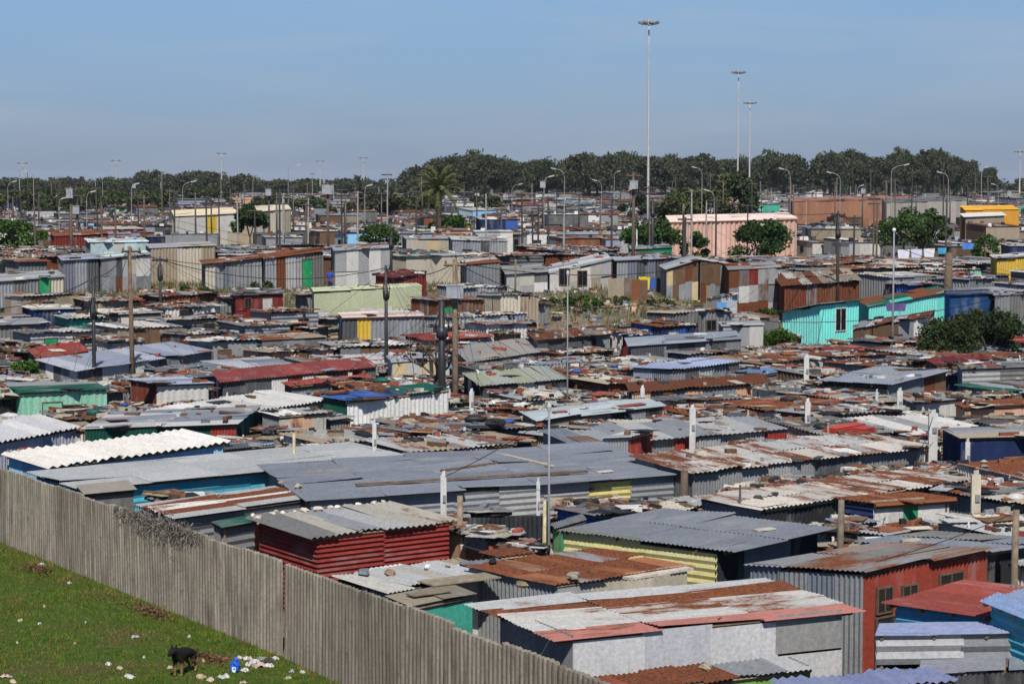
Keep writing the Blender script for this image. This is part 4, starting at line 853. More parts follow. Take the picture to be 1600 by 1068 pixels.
# ------------------------------------------------------------------ distant mass of shacks (past the 300 largest)
mb = MB()
t = 0.0; rr = random.Random(5)
y = 150.0
while y < 900:
    dep = rr.uniform(3.2, 5.2) * (1 if y < 420 else 1.6)
    x = -(y * .2424 + 6)
    while x < y * .2424 + 6:
        w_ = rr.uniform(3.0, 6.0) * (1 if y < 420 else 1.5); cx, cy = x + w_ / 2, y + rr.uniform(-1.2, 1.2)
        x += w_ + (rr.uniform(.1, .8) if rr.random() < .8 else rr.uniform(1.5, 4))
        if cy < YMAX - 25 or rr.random() < (0.06 if y < 420 else .25): continue
        yaw = yaw0 + rr.gauss(0, .15) - .25
        e1, e2 = Vector((math.cos(yaw), math.sin(yaw), 0)), Vector((-math.sin(yaw), math.cos(yaw), 0)); c = Vector((cx, cy, 0))
        if cy < 360 and not free(c, e1, e2, w_, dep): continue
        g = terrain(cx, cy); h = rr.uniform(1.9, 2.45) if rr.random() < .95 else rr.uniform(2.7, 3.8); s2 = rr.choice((-1, 1, 1)) * rr.uniform(.01, .07)
        ro, wa = pick(rr, ROOFS), pick(rr, WALLS)
        K = [(a, b) for a, b in ((-1, -1), (1, -1), (1, 1), (-1, 1))]
        pb = [c + e1 * (a * w_ / 2) + e2 * (b * dep / 2) for a, b in K]
        pt = []
        for p, (a, b) in zip(pb, K):
            p.z = g - .2; q = p.copy(); q.z = g + h + s2 * b * dep / 2; pt.append(q)
        for i in range(4):
            j = (i + 1) % 4; nseg = rr.choice((1, 2, 3)) if i in (0, 3) else 1
            for k in range(nseg):
                wc = rr.choice(wa[1]); wc = jit(P[wc] if isinstance(wc, str) else wc, .25, rr)
                a0, a1 = k / nseg, (k + 1) / nseg; L = (pb[j] - pb[i]).length
                mb.quad([pb[i].lerp(pb[j], a0), pb[i].lerp(pb[j], a1), pt[i].lerp(pt[j], a1), pt[i].lerp(pt[j], a0)], (*wc, .1), [(cx + a0 * L, cy), (cx + a1 * L, cy), (cx + a1 * L, cy + h), (cx + a0 * L, cy + h)])
            if i in (0, 3) and rr.random() < .5:
                u0 = rr.uniform(.15, .7); nrm = Vector(((pb[j] - pb[i]).y, -(pb[j] - pb[i]).x, 0)).normalized() * .04; dw = .9 / (pb[j] - pb[i]).length
                wz = rr.choice([(.3, 1.8), (1.0, 1.7)]); cc_ = rr.choice([(.02, .02, .025), (.02, .02, .025), (.5, .5, .48), (.1, .06, .03), (.03, .08, .25)])
                a_, b_ = pb[i].lerp(pb[j], u0) + nrm, pb[i].lerp(pb[j], u0 + dw) + nrm
                mb.quad([a_ + Vector((0, 0, wz[0])), b_ + Vector((0, 0, wz[0])), b_ + Vector((0, 0, wz[1])), a_ + Vector((0, 0, wz[1]))], (*cc_, 0))
        nseg = rr.choice((2, 3, 4)) if y < 420 else 1
        pr = [p + (p - (pt[0] + pt[2]) / 2) * .06 + Vector((0, 0, .06)) for p in pt]
        for k in range(nseg):
            rc = rr.choice(ro[1]); ru = .8 if rc == 'rust' else ro[2]; rc = jit(P[rc] if isinstance(rc, str) else rc, .25, rr)
            a0, a1 = k / nseg, (k + 1) / nseg
            mb.quad([pr[0].lerp(pr[1], a0), pr[0].lerp(pr[1], a1), pr[3].lerp(pr[2], a1), pr[3].lerp(pr[2], a0)], (*rc, ru), [(cx + a0 * w_, cy), (cx + a1 * w_, cy), (cx + a1 * w_, cy + dep), (cx + a0 * w_, cy + dep)])
        for k in range(rr.choice((2, 4, 6, 9, 12)) if y < 420 else 3):
            q = lerp2(pr, rr.random(), rr.random()); sz = rr.uniform(.06, .26)
            mb.box(q + Vector((0, 0, sz * .5)), (sz, 0, 0), (0, sz, 0), (0, 0, sz * rr.uniform(.3, 1.6)), (*jit(rr.choice([P['tan'], P['brown'], P['white'], P['dark'], P['black'], P['rust'], P['black'], P['dark']]), .3, rr), .05))
    y += dep + rr.uniform(.2, 1.4)
tag(mb.build('distant_shacks', M_SHEET), 'dense mass of distant shacks running back to the trees', 'shacks', kind='stuff')
print('FARF', len(mb.f))

# ------------------------------------------------------------------ things lying on roofs
def on_roof(px, py, z): return PX(px, py, z)
def stone(p, r, label, col=(.34, .30, .25), group='stones weighing down the roofs', seed=1, name='roof_stone', cat='stone'):
    mb = MB(); rr = random.Random(seed)
    mb.blob((0, 0, r * .4), r * rr.uniform(.9, 1.3), r * rr.uniform(.6, 1.0), r * .55, jit(col, .3, rr), seed, .38, 6, 4)
    o = mb.build(name, M_STONE, None, False); o.location = p; o.rotation_euler.z = rr.uniform(0, 6)
    return tag(o, label, cat, group)
def plank(p, q, w_, label, col=(.22, .16, .10), t=.03, group='planks and boards lying on roofs', name='timber_plank', cat='plank'):
    mb = MB(); d = (q - p); L = d.length; d.normalize(); s_ = Vector((-d.y, d.x, 0)).normalized(); n_ = d.cross(s_)
    n_ = n_ if n_.z > 0 else -n_
    c = (p + q) / 2
    mb.box(n_ * t, d * (L / 2), s_ * (w_ / 2), n_ * t, (*col, 0)); o = mb.build(name, M_WOOD); o.location = c
    return tag(o, label, cat, group)
def tyre(p, r, nz_, label, seed):
    mb = MB(); n, m = 16, 6; ring = []
    for i in range(n):
        a = 2 * PI * i / n
        for k in range(m):
            b = 2 * PI * k / m; q = r + r * .30 * math.cos(b)
            mb.v.append((q * math.cos(a), q * math.sin(a), r * .27 + r * .27 * math.sin(b)))
    for i in range(n):
        for k in range(m):
            mb.f.append((i * m + k, ((i + 1) % n) * m + k, ((i + 1) % n) * m + (k + 1) % m, i * m + (k + 1) % m)); mb.c.append((.018, .018, .02, 0)); mb.uv.append([(0, 0)] * 4)
    o = mb.build('tyre', M_PLAS, None, True); o.location = p; o.rotation_euler = nz_.to_track_quat('Z', 'Y').to_euler()
    return tag(o, label, 'tyre', 'old tyres lying on roofs')
Z22 = 2.28
for i, (x0, y0, x1, y1, w_, c, lab) in enumerate([
    (556, 758, 890, 738, .13, (.17, .12, .08), 'long brown plank lying along the wide blue grey roof'),
    (690, 736, 792, 722, .14, (.16, .115, .08), 'short dark plank crossing the wide blue grey roof'),
    (776, 709, 862, 729, .2, (.42, .36, .27), 'pale warped board lying on the wide blue grey roof'),
    (600, 722, 672, 712, .22, (.36, .29, .20), 'tan board at the seam of the wide blue grey roof'),
    (430, 722, 520, 713, .16, (.20, .15, .10), 'brown board at the joint of the two long grey roofs'),
    (480, 738, 560, 732, .07, (.34, .28, .2), 'thin pale batten on the wide blue grey roof'),
    (700, 705, 755, 720, .08, (.26, .21, .15), 'thin batten nailed across the wide blue grey roof'),
    (860, 742, 918, 737, .12, (.14, .10, .07), 'short brown plank end on the wide blue grey roof')]):
    plank(on_roof(x0, y0, Z22 + .03), on_roof(x1, y1, Z22 + .03), w_, lab, c)
plank(on_roof(978, 905, 2.13), on_roof(1078, 889, 2.13), .25, 'cream painted board along the low orange rust roof', (.58, .52, .43))
plank(on_roof(664, 912, 2.09), on_roof(770, 899, 2.09), .75, 'wide brown board sheet on the board covered grey roof', (.27, .225, .16), .015)
plank(on_roof(640, 930, 2.1), on_roof(700, 922, 2.1), .35, 'narrow brown board on the board covered grey roof', (.22, .18, .13), .015)
plank(on_roof(885, 983, 2.27), on_roof(915, 981, 2.27), .06, 'short pale batten on the pinkish roof sheet', (.6, .55, .45), .012)
plank(on_roof(1180, 829, 2.47), on_roof(1208, 826, 2.47), .22, 'pale slab lying on the flat roof of the yellow shack', (.5, .47, .38), .02)
plank(on_roof(932, 738, 2.26), on_roof(956, 736, 2.26), .18, 'whitish slab on the wide blue grey roof', (.55, .52, .45), .02)
plank(on_roof(1408, 846, 2.33), on_roof(1436, 844, 2.33), .16, 'beige block slab on the low dark grey roof', (.45, .40, .30), .03)
for i, (x, y, z, r, c, lab) in enumerate([
    (898, 903, 2.16, .19, (.42, .37, .29), 'big beige stone on the low orange rust roof'), (815, 917, 2.12, .17, (.30, .22, .14), 'brown lump of rubble at the low orange rust roof edge'),
    (770, 881, 2.18, .2, (.02, .02, .022), 'black bundle on the low orange rust roof'), (1104, 1047, 1.75, .16, (.50, .42, .28), 'beige block on the grey lean-to with lime front'),
    (668, 888, 2.1, .12, (.6, .58, .54), 'white stone on the board covered grey roof'), (700, 885, 2.1, .09, (.5, .47, .42), 'small pale stone on the board covered grey roof'),
    (570, 899, 2.1, .2, (.16, .17, .18), 'dark grey sack on the board covered grey roof'), (610, 899, 2.1, .19, (.27, .19, .12), 'brown sack on the board covered grey roof'),
    (395, 806, 2.42, .1, (.55, .5, .42), 'pale stone at the corner of the dark red shack roof'), (432, 800, 2.44, .09, (.5, .46, .4), 'small stone on the roof edge of the dark red shack'),
    (466, 762, 2.3, .16, (.40, .33, .24), 'tan stone at the corner of the wide blue grey roof'), (440, 756, 2.3, .13, (.36, .30, .22), 'rounded stone by the rust streaked low roof'),
    (1185, 780, 2.36, .15, (.05, .045, .04), 'black rubble on the long pale rusty roof'), (1210, 775, 2.36, .14, (.04, .04, .045), 'dark bundle on the long pale rusty roof'),
    (640, 662, 2.4, .25, (.30, .25, .19), 'tan sack on the junk strewn roof'), (775, 668, 2.4, .42, (.03, .03, .035), 'large black bag lying behind the wide blue grey roof')]):
    stone(on_roof(x, y, z - .02), r, lab, c, seed=40 + i)
for root, short, (A, B, C_, D), y, nz_ in SHACKS:
    if short != 'the dark red shack': continue
    for k in range(13):
        t = k / 12; p = D.lerp(C_, t * .95) + Vector((R.uniform(-.08, .08), R.uniform(-.12, .05), .02)) if k > 1 else D.lerp(A, .1 * k) + Vector((.15, 0, .03))
        stone(p, R.uniform(.07, .15), 'lump of cream plaster along the back edge of the dark red shack roof', (.66, .58, .48), 'cream plaster lumps on the dark red shack roof', 700 + k, 'plaster_lump', 'plaster')
# red sheeting on the large pale rusty roof
for i, (x, y) in enumerate([(1312, 674), (1332, 671), (1350, 676)]):
    mb = MB(); q = on_roof(x, y, 2.45)
    for k in range(3): mb.box(Vector((0, 0, .05 + .07 * k)), Vector((.62 - .05 * k, .1, 0)), Vector((-.05, .30 - .03 * k, 0)), Vector((.0, 0, .022)), (*jit((.42, .055, .035), .12), 0))
    o = mb.build('folded_sheeting', M_PLAS); o.location = q; o.rotation_euler = (.05, .04 * (i - 1), .5 + .2 * i)
    tag(o, 'folded bright red sheeting heaped on the large pale rusty roof', 'sheeting', 'red sheeting on the large pale rusty roof')
rr = random.Random(303); nitem = [0, 0, 0, 0]
for root, short, (A, B, C_, D), y, nz_ in SHACKS:
    if y > 165 or root.name.startswith('hall'): continue
    what = short if short != 'a shack' else None
    rl = root['label']
    base = what or (rl.split(' and ')[0].replace('shack with', 'the').replace('shed with', 'the shed\'s') + ' ' + ' '.join(rl.split(' ')[-6:] if ' near ' not in rl and ' by ' not in rl else (' near ' + (rl.split(' near ')[1] if ' near ' in rl else rl.split(' by ')[1])).split()))
    k = (rr.choice((0, 1, 2, 3, 4, 5, 6)) if short == 'a shack' else rr.choice((0, 0, 1, 2))) if y > 60 else 0
    if short in ('the cream wavy roof', 'the long light grey roof', 'the yellow shack', 'the tall rust red shack'): k = 0
    for _ in range(k):
        u, v = rr.uniform(.06, .94), rr.uniform(.06, .94); p = A + (B - A) * u + (D - A) * v + Vector((0, 0, .02)); t = rr.random()
        if t < .55 and nitem[0] < 290:
            nitem[0] += 1; stone(p, rr.uniform(.05, .13), 'stone weighing down ' + base, rr.choice([(.36, .31, .24), (.28, .24, .19), (.45, .40, .33), (.2, .19, .18), (.5, .48, .45)]), seed=nitem[0] + 500)
        elif t < .86 and nitem[1] < 180:
            nitem[1] += 1; d = ((B - A) if rr.random() < .5 else (D - A)).normalized(); L = rr.uniform(.5, 2.4)
            q0 = p - d * (L / 2); lo = A; plank(q0, q0 + d * L, rr.uniform(.07, .3), 'plank lying on ' + base, rr.choice([(.22, .16, .10), (.34, .28, .20), (.14, .10, .07), (.46, .42, .35), (.24, .09, .05)]), .022)
        elif t < .90:
            if nitem[2] >= 7 or short != 'a shack': continue
            if True:
                pass
            nitem[2] += 1; tyre(p, rr.uniform(.24, .32), nz_, 'black tyre lying on ' + base, nitem[2])
        elif nitem[3] < 18 and short == 'a shack':
            nitem[3] += 1; mb = MB(); a_ = rr.uniform(.15, .4); col = rr.choice([P['blue'], P['white'], P['black'], P['red'], P['tan'], P['dgreen'], P['white']])
            mb.blob((0, 0, a_ * .35), a_ * 1.0, a_ * .7, a_ * .45, (*jit(col, .2, rr), 0), nitem[3], .45, 8, 6)
            o = mb.build('bundle', M_PLAS, None, True); o.location = p; tag(o, 'bundle left on ' + base, 'bundle', 'bundles left on roofs')

mb = MB(); rr = random.Random(404)
SCR = [P['tan'], P['brown'], P['white'], P['dark'], P['light'], P['rust'], P['black'], P['cream'], P['oxide'], P['galv'], P['black'], P['brown']]
for root, short, (A, B, C_, D), y, nz_ in SHACKS:
    if y < (56 if short == 'a shack' else 72) or y > 230 or root.name.startswith('hall'): continue
    if short in ('the cream wavy roof', 'the long light grey roof', 'the pale lilac shack', 'the wide blue grey roof'): continue
    for _ in range(int(rr.choice((4, 12, 24, 40, 60)) * (1.0 if short == 'a shack' else .5))):
        u, v = rr.uniform(.02, .98), rr.uniform(.02, .98)
        if rr.random() < .4: v = rr.choice((.03, .97))
        p = A + (B - A) * u + (D - A) * v; a_ = rr.uniform(0, 6.28); L = rr.uniform(.04, .5) ** 1.3; w_ = rr.uniform(.02, .12); h_ = rr.uniform(.015, .09)
        if _ % 9 == 0:
            L = rr.uniform(.25, .7); w_ = rr.uniform(.2, .45); h_ = .012; p = p + Vector((0, 0, rr.uniform(.02, .10)))
        mb.box(p + Vector((0, 0, h_)), Vector((math.cos(a_) * L, math.sin(a_) * L, rr.uniform(-.1, .1) * L)), Vector((-math.sin(a_) * w_, math.cos(a_) * w_, 0)), Vector((0, 0, h_)), (*jit(rr.choice(SCR), .3, rr), 0.0))
tag(mb.build('roof_scrap', M_STONE), 'countless chips of wood, brick and metal strewn over the roofs', 'scrap', kind='stuff')
print('SCRAPF', len(mb.f))
# ------------------------------------------------------------------ posts, poles, lamps, masts
def put(mb, name, mat, p, smooth=False):
    o = mb.build(name, mat, None, smooth); o.location = p; return o
def meter_post(px, ytop, d, label, r=.07, col=(.55, .55, .53), name='meter_post', cat='post', cap=True):
    p = PX(px, ytop, d); g = terrain(p.x, p.y); h = p.z - g
    root = thing(name, label, cat, (p.x, p.y, g), 'posts between the shacks')
    mb = MB(); mb.box((0, 0, h / 2 - .15), (r, 0, 0), (0, r * .6, 0), (0, 0, h / 2 + .15), (*col, 0)); mb.build('post', M_METAL, root)
    mb = MB(); mb.box((0, 0, h + .06), (r * .55, 0, .02), (0, r * .4, 0), (0, 0, .06), (*jit(col, .2), 0)); mb.build('cap', M_METAL, root)
    if cap:
        mb = MB(); mb.box((r * .3, -r * .6 - .025, h * .8), (r * .5, 0, 0), (0, .024, 0), (0, 0, .1), (.22, .22, .23, 0)); mb.build('meter_plate', M_METAL, root)
    return p
for px, yt, d, r, lab in [(693, 742, 60, .085, 'white meter post in front of the wide blue grey roof'), (841, 752, 59, .05, 'slim white post beside the thin galvanised pole'), (1082, 637, 76, .11, 'stout white meter post on the broad grey roof'),
    (585, 660, 73, .07, 'white post at the back of the long light grey roof'), (1262, 627, 82, .10, 'white meter post beyond the broad grey roof'), (1260, 558, 101, .12, 'white post near the small bright blue roof'), (1406, 610, 90, .12, 'white post with rounded cap by the white panelled shack'),
    (1458, 645, 78, .16, 'thick white post wrapped in cables by the navy shack'), (737, 611, 90, .10, 'white post beside the black pole and wooden pole'), (355, 617, 88, .05, 'thin white post on the pale wavy sheets roof'), (1004, 606, 91, .09, 'white pipe beside the white ribbed shack wall'),
    (1370, 612, 92, .06, 'pale slim post among the grey roofs near the white panelled shack'), (1512, 690, 72, .08, 'white pipe standing before the navy shack'), (995, 360, 178, .06, 'white post beside the bright green shed'), (700, 607, 93, .11, 'white pipe strapped beside the black pole')]:
    meter_post(px, yt, d, lab, r)
meter_post(1525, 741, 60, 'thick cream post on the roof beside white shack with green strip', .13, (.52, .48, .36))
def wood_post(px, ytop, d, label, r=.06, col=(.22, .16, .10)):
    p = PX(px, ytop, d); g = terrain(p.x, p.y); h = p.z - g; mb = MB()
    mb.tube([(0, 0, -.3), (.01, .01, h * .5), (.03, 0, h)], [r, r * .95, r * .85], (*col, 0), 7)
    tag(put(mb, 'wooden_post', M_WOOD, (p.x, p.y, g), True), label, 'post', 'wooden posts between the shacks'); return p
for px, yt, d, r, c, lab in [(1313, 780, 56, .1, (.17, .14, .11), 'rough timber post at the corner of the yellow shack'), (1586, 796, 52.5, .1, (.22, .17, .12), 'weathered timber post beside the low dark grey roof'), (851, 782, 57.5, .09, (.52, .44, .25), 'pale yellow timber post beside the thin galvanised pole'),
    (717, 774, 59, .1, (.27, .21, .15), 'flat brown timber post at the end of the dark red shack'), (1068, 735, 66, .14, (.12, .09, .065), 'dark weathered post at the corner of the wide blue grey roof'), (458, 676, 72, .06, (.5, .42, .27), 'pale timber post behind the long light grey roof'),
    (1155, 757, 61, .04, (.08, .07, .06), 'thin dark stick on the long pale rusty roof'), (438, 893, 51.6, .05, (.25, .21, .16), 'broken timber stake at the gap in the concrete wall'), (442, 737, 69, .2, (.20, .13, .08), 'broad brown timber upright beside the wide blue grey roof'),
    (1168, 640, 84, .05, (.3, .25, .18), 'thin timber post beyond the large pale rusty roof'), (1293, 660, 77, .05, (.25, .2, .14), 'short timber post by the folded red sheeting'), (805, 405, 146, .07, (.2, .15, .1), 'timber post beside the tarp shelter')]:
    wood_post(px, yt, d, lab, r, c)
POLES = {}
def utility_pole(key, px, ytop, d, label, r=.11, col=(.10, .075, .055), arm=True, box=None, group='power poles carrying cables', lamp=False, collar=False, lean=0.0):
    p = PX(px, ytop, d); g = terrain(p.x, p.y); h = p.z - g
    root = thing('power_pole', label, 'pole', (p.x, p.y, g), group)
    mb = MB(); mb.tube([(0, 0, -.5), (lean * .5, 0, h * .5), (lean, 0, h)], [r * 1.15, r, r * .75], (*col, 0), 10); mb.build('pole', M_WOOD if col[0] > col[2] * 1.3 else M_METAL, root, True)
    if arm:
        mb = MB(); mb.bar((-.5, 0, h - .25), (.5, 0, h - .25), .045, (*jit(col), 0)); a_ = mb.build('crossarm', M_WOOD, root)
        for k in (-.42, 0, .42):
            mb = MB(); mb.tube([(k, 0, h - .21), (k, 0, h - .1), (k, 0, h - .04)], [.035, .05, .03], (.18, .10, .07, 0), 7); mb.build('insulator', M_PLAS, a_, True)
    if collar:
        mb = MB(); mb.tube([(0, 0, h - collar - .25), (0, 0, h - collar), (0, 0, h - collar + .25)], [r * 1.35, r * 1.5, r * 1.35], (.03, .03, .035, 0), 8); cl_ = mb.build('junction_box', M_METAL, root, True)
        mb = MB()
        for k in range(5):
            a_ = k * 1.25; mb.tube([(math.cos(a_) * r * 1.5, math.sin(a_) * r * 1.5, h - collar - .2), (math.cos(a_) * r * 1.9, math.sin(a_) * r * 1.9, h - collar + .35), (math.cos(a_) * r, math.sin(a_) * r, h - collar + .8)], .025, (.02, .02, .02, 0), 5)
        mb.build('cable_loop', M_CABLE, cl_, True)
    if box:
        bw, bh, bz = box; mb = MB(); mb.bx(-bw / 2, bw / 2, -r - .40, -r - .02, h - bz - bh / 2, h - bz + bh / 2, (.30, .315, .34, 0)); b_ = mb.build('transformer_box', M_METAL, root)
        mb = MB(); mb.bx(-bw / 2 - .03, bw / 2 + .03, -r - .43, -r + .0, h - bz + bh / 2 + .002, h - bz + bh / 2 + .04, (.36, .37, .39, 0)); mb.build('lid', M_METAL, b_)
    POLES[key] = (Vector((p.x + lean, p.y, p.z - .15)), label); return root
utility_pole('a', 145, 430, 105, 'dark steel power pole with bulky junction box by the broad lilac roof', .1, (.035, .035, .038), False, collar=1.9)
utility_pole('b', 205, 385, 108, 'tall brown wooden power pole standing in the broad lilac roof', .12, (.16, .115, .075), lean=-.1)
utility_pole('c', 250, 400, 132, 'dark slim power pole behind the brown wooden one', .09, (.05, .045, .045), collar=1.3)
utility_pole('d', 603, 414, 112, 'dark power pole by the lime green shack', .1, (.04, .038, .036), False, collar=1.6)
utility_pole('e', 611, 364, 151, 'black post with yellow tip beside the whitewashed crate window shack', .1, (.03, .03, .03), False, collar=.9)
utility_pole('f', 690, 470, 93, 'thick black power pole beside the white ribbed shack', .17, (.022, .022, .025), False, collar=1.4)
utility_pole('g', 711, 405, 95, 'wooden power pole carrying a grey transformer box', .14, (.19, .145, .10), True, box=(.76, .56, 1.45))
utility_pole('h', 1310, 330, 146, 'dark power pole rising behind the turquoise shack', .11, (.06, .05, .045), True, collar=1.6)
utility_pole('i', 990, 270, 158, 'tall wooden power pole above the bright green shed', .13, (.12, .09, .065), True, box=(.6, .6, .9))
utility_pole('j', 110, 292, 180, 'tall wooden power pole with pale box behind the shacks on the bank', .13, (.14, .10, .075), True, box=(.55, .8, .55))
utility_pole('k', 1068, 318, 168, 'bare brown wooden pole before the pink hall', .11, (.16, .11, .08), False)
utility_pole('l', 1003, 470, 138, 'short crooked wooden pole on the weedy bank', .12, (.15, .105, .075), False, lean=.2)
utility_pole('m', 1480, 395, 146, 'rough tree trunk post behind the turquoise wing', .3, (.15, .11, .075), False, lean=.15)
utility_pole('n', 512, 285, 212, 'wooden power pole with twin grey transformers in the middle distance', .13, (.13, .10, .08), True, box=(1.1, .9, .7))
utility_pole('o', 1700, 420, 120, 'wooden power pole at the edge of the broad leafy tree', .13, (.15, .11, .08))
utility_pole('p', -90, 470, 118, 'wooden power pole beyond the mint green shack', .13, (.15, .11, .08))
utility_pole('q', 1020, 312, 180, 'dark pole with bulky cables beside the bright green shed', .13, (.035, .035, .035), False, collar=1.2)
def lamp_pole(px, ytop, d, label, r=.035, col=(.22, .23, .24), arm=None, head=(.5, .5, .49), group='thin lamp poles among the shacks'):
    p = PX(px, ytop, d); g = terrain(p.x, p.y); h = p.z - g
    root = thing('street_lamp', label, 'street lamp', (p.x, p.y, g), group)
    mb = MB()
    if arm:
        pts = [(0, 0, -.3), (0, 0, h * .55), (0, 0, h - .9), (arm * .12, 0, h - .45), (arm * .5, 0, h - .12), (arm, 0, h)]
        mb.tube(pts, [r * 1.3, r, r * .8, r * .75, r * .7, r * .65], (*col, 0), 8)
    else: mb.tube([(0, 0, -.3), (0, 0, h)], [r * 1.2, r * .8], (*col, 0), 8)
    mb.build('pole', M_METAL, root, True)
    mb = MB(); x0 = arm or 0
    if arm: mb.box((x0 + (.3 if arm > 0 else -.3), 0, h + .06), (.32, 0, .08 if arm > 0 else -.08), (0, .13, 0), (0, 0, .07), (*head, 0))
    else: mb.tube([(x0, 0, h - .02), (x0, 0, h + .1), (x0, 0, h + .22)], [r * 1.1, r * 2.0, r * 1.0], (*head, 0), 8)
    mb.build('lamp_head', M_METAL, root)
    return p
lamp_pole(858, 641, 57, 'thin galvanised pole with white tip beside the wide blue grey roof')
lamp_pole(887, 430, 92, 'thin galvanised pole before the white mottled shack')
lamp_pole(1397, 362, 125, 'thin pole with white globe lamp before the turquoise shack', .06, head=(.72, .72, .70))
far_lab = 'pale street lamp with bent arm standing among the distant shacks'
rr = random.Random(8)
for px, yt, d, a_ in [(882, 264, 270, -1.6), (850, 276, 240, .8), (1097, 262, 300, -1.2), (1103, 258, 300, 1.4), (1235, 264, 275, -1.3), (1313, 270, 265, -1.6), (1393, 258, 262, 2.2), (1416, 268, 258, 2.2), (1482, 270, 262, -1.2), (1424, 279, 300, .8), (1534, 262, 290, .5),
    (285, 284, 260, 1.6), (298, 278, 280, -1.3), (345, 268, 330, -1.8), (450, 258, 320, 1.8), (452, 268, 310, -1.2), (505, 270, 340, 1.3), (940, 282, 300, -1.0), (1116, 298, 240, -.8), (52, 268, 340, -1.2), (205, 288, 250, .5), (135, 300, 235, .6), (1260, 300, 240, .5), (745, 262, 330, -1.0), (775, 300, 300, 1.8), (800, 288, 330, 1.5),
    (570, 290, 245, .4), (92, 310, 245, .5), (1170, 296, 330, .6), (960, 268, 420, .8), (395, 276, 400, 1.0), (240, 272, 380, -1.0), (625, 276, 430, 1.0), (700, 282, 420, -.9), (1340, 290, 400, .8), (1560, 288, 380, -1.0), (12, 284, 330, 1.2), (160, 276, 420, -1.0)][::1]:
    if px in (1103, 1416, 452, 745, 775, 625, 298, 505, 1424, 240): continue
    pq = PX(px, yt, d); lamp_pole(px, yt, d, 'pale street lamp with bent arm in the distance near ' + near_hero(pq.x, pq.y), .05 if d < 350 else .06, (.30, .30, .29), a_ * .7, (.42, .42, .41), 'street lamps across the distance')
mid_lab = 'dark power pole with crossarm standing among the distant shacks'
for i, (px, yt, d) in enumerate([(120, 318, 195), (180, 318, 210), (225, 305, 200), (305, 300, 220), (330, 310, 240), (420, 292, 230), (432, 300, 205), (458, 290, 225), (540, 312, 215), (596, 300, 250), (848, 280, 235), (905, 300, 250), (938, 312, 225), (870, 296, 300), (745, 296, 300), (790, 300, 260), (660, 300, 260), (1130, 282, 320), (1240, 288, 300), (1305, 285, 310), (1348, 292, 300), (1432, 290, 300), (1385, 282, 290), (1485, 296, 280), (1520, 300, 330), (1576, 296, 300), (60, 300, 260), (20, 306, 240), (265, 296, 300), (360, 290, 330), (378, 300, 280), (480, 286, 340), (555, 292, 330), (690, 290, 380), (725, 284, 360), (985, 288, 360), (1050, 292, 330), (1190, 288, 380), (1275, 290, 400), (150, 292, 320), (210, 286, 400), (80, 286, 420)]):
    pq = PX(px, yt, d); utility_pole('z%d' % i, px, yt, d, 'dark power pole with crossarm in the distance near ' + near_hero(pq.x, pq.y), .10, rr.choice([(.07, .06, .055), (.12, .09, .07), (.04, .04, .04)]), True, box=(.6, .7, .6) if i % 5 == 0 else None, group='power poles across the distance')
rr = random.Random(515)
for i in range(110):
    px = rr.uniform(5, 1595); d = rr.uniform(230, 620) if i < 70 else rr.uniform(165, 240); yt = rr.uniform(262, 302) + (6 if d < 320 else 0) + (rr.uniform(12, 40) if i >= 70 else 0); p = PX(px, yt, d); g = terrain(p.x, p.y); h = p.z - g
    if h < 3.5 or h > 11: continue
    mb = MB(); mb.tube([(0, 0, -.3), (rr.uniform(-.1, .1), 0, h)], [.10, .07], (*rr.choice([(.05, .045, .04), (.04, .04, .04), (.3, .3, .29), (.12, .09, .07)]), 0), 6)
    for k in range(rr.choice((0, 1, 1, 2))): mb.bar((-.6, 0, h - .2 - .5 * k), (.6, 0, h - .2 - .5 * k), .05, (.06, .05, .045, 0))
    tag(put(mb, 'thin_pole', M_METAL, (p.x, p.y, g)), 'plain thin pole among the distant roofs near ' + near_hero(p.x, p.y), 'pole', 'plain thin poles across the distance')
def mast(px, ytop, d, label, hw=1.1, r=.20):
    p = PX(px, ytop, d); g = 4.0; h = p.z - g; root = thing('floodlight_mast', label, 'mast', (p.x, p.y, g), 'floodlight masts above the settlement')
    mb = MB(); n = 8
    mb.tube([(0, 0, -1)] + [(-.0, 0, h * k / n) for k in range(1, n + 1)], [r * 1.25] + [r * (1.2 - .65 * k / n) for k in range(1, n + 1)], (.46, .45, .43, 0), 10); mb.build('pole', M_METAL, root, True)
    mb = MB(); mb.tube([(math.cos(2 * PI * k / 12) * hw, math.sin(2 * PI * k / 12) * hw, h - .2) for k in range(13)], .06, (.25, .25, .26, 0), 5)
    for k in range(6): a_ = k * PI / 3; mb.bar((0, 0, h - .1), (math.cos(a_) * hw, math.sin(a_) * hw, h - .2), .05, (.25, .25, .26, 0))
    mb.tube([(0, 0, h - .5), (0, 0, h + .5)], [.3, .22], (.4, .4, .4, 0), 8); rg = mb.build('lamp_ring', M_METAL, root)
    for k in range(8):
        a_ = k * PI / 4 + .2; c = Vector((math.cos(a_) * (hw + .3), math.sin(a_) * (hw + .3), h - .25)); d_ = Vector((math.cos(a_), math.sin(a_), 0)); s_ = Vector((-d_.y, d_.x, 0))
        mb = MB(); mb.box(c, d_ * .35 + Vector((0, 0, .12)), s_ * .28, Vector((-d_.x * .06, -d_.y * .06, .16)), (.16, .16, .17, 0)); mb.build('floodlight', M_METAL, rg)
mast(1014, 34, 350, 'tallest floodlight mast rising above the bright green shed'); mast(1154, 112, 510, 'pale floodlight mast behind the leafy trees by the pink hall'); mast(1172, 160, 700, 'grey floodlight mast in front of the gum tree row', 1.6, .28)
for px, yt, d in [(35, 254, 900), (181, 250, 950), (346, 239, 1000), (500, 251, 1100), (568, 246, 1050), (1594, 236, 800)]: mast(px, yt, d, 'slender far floodlight mast on the hazy horizon', 1.7, .3)

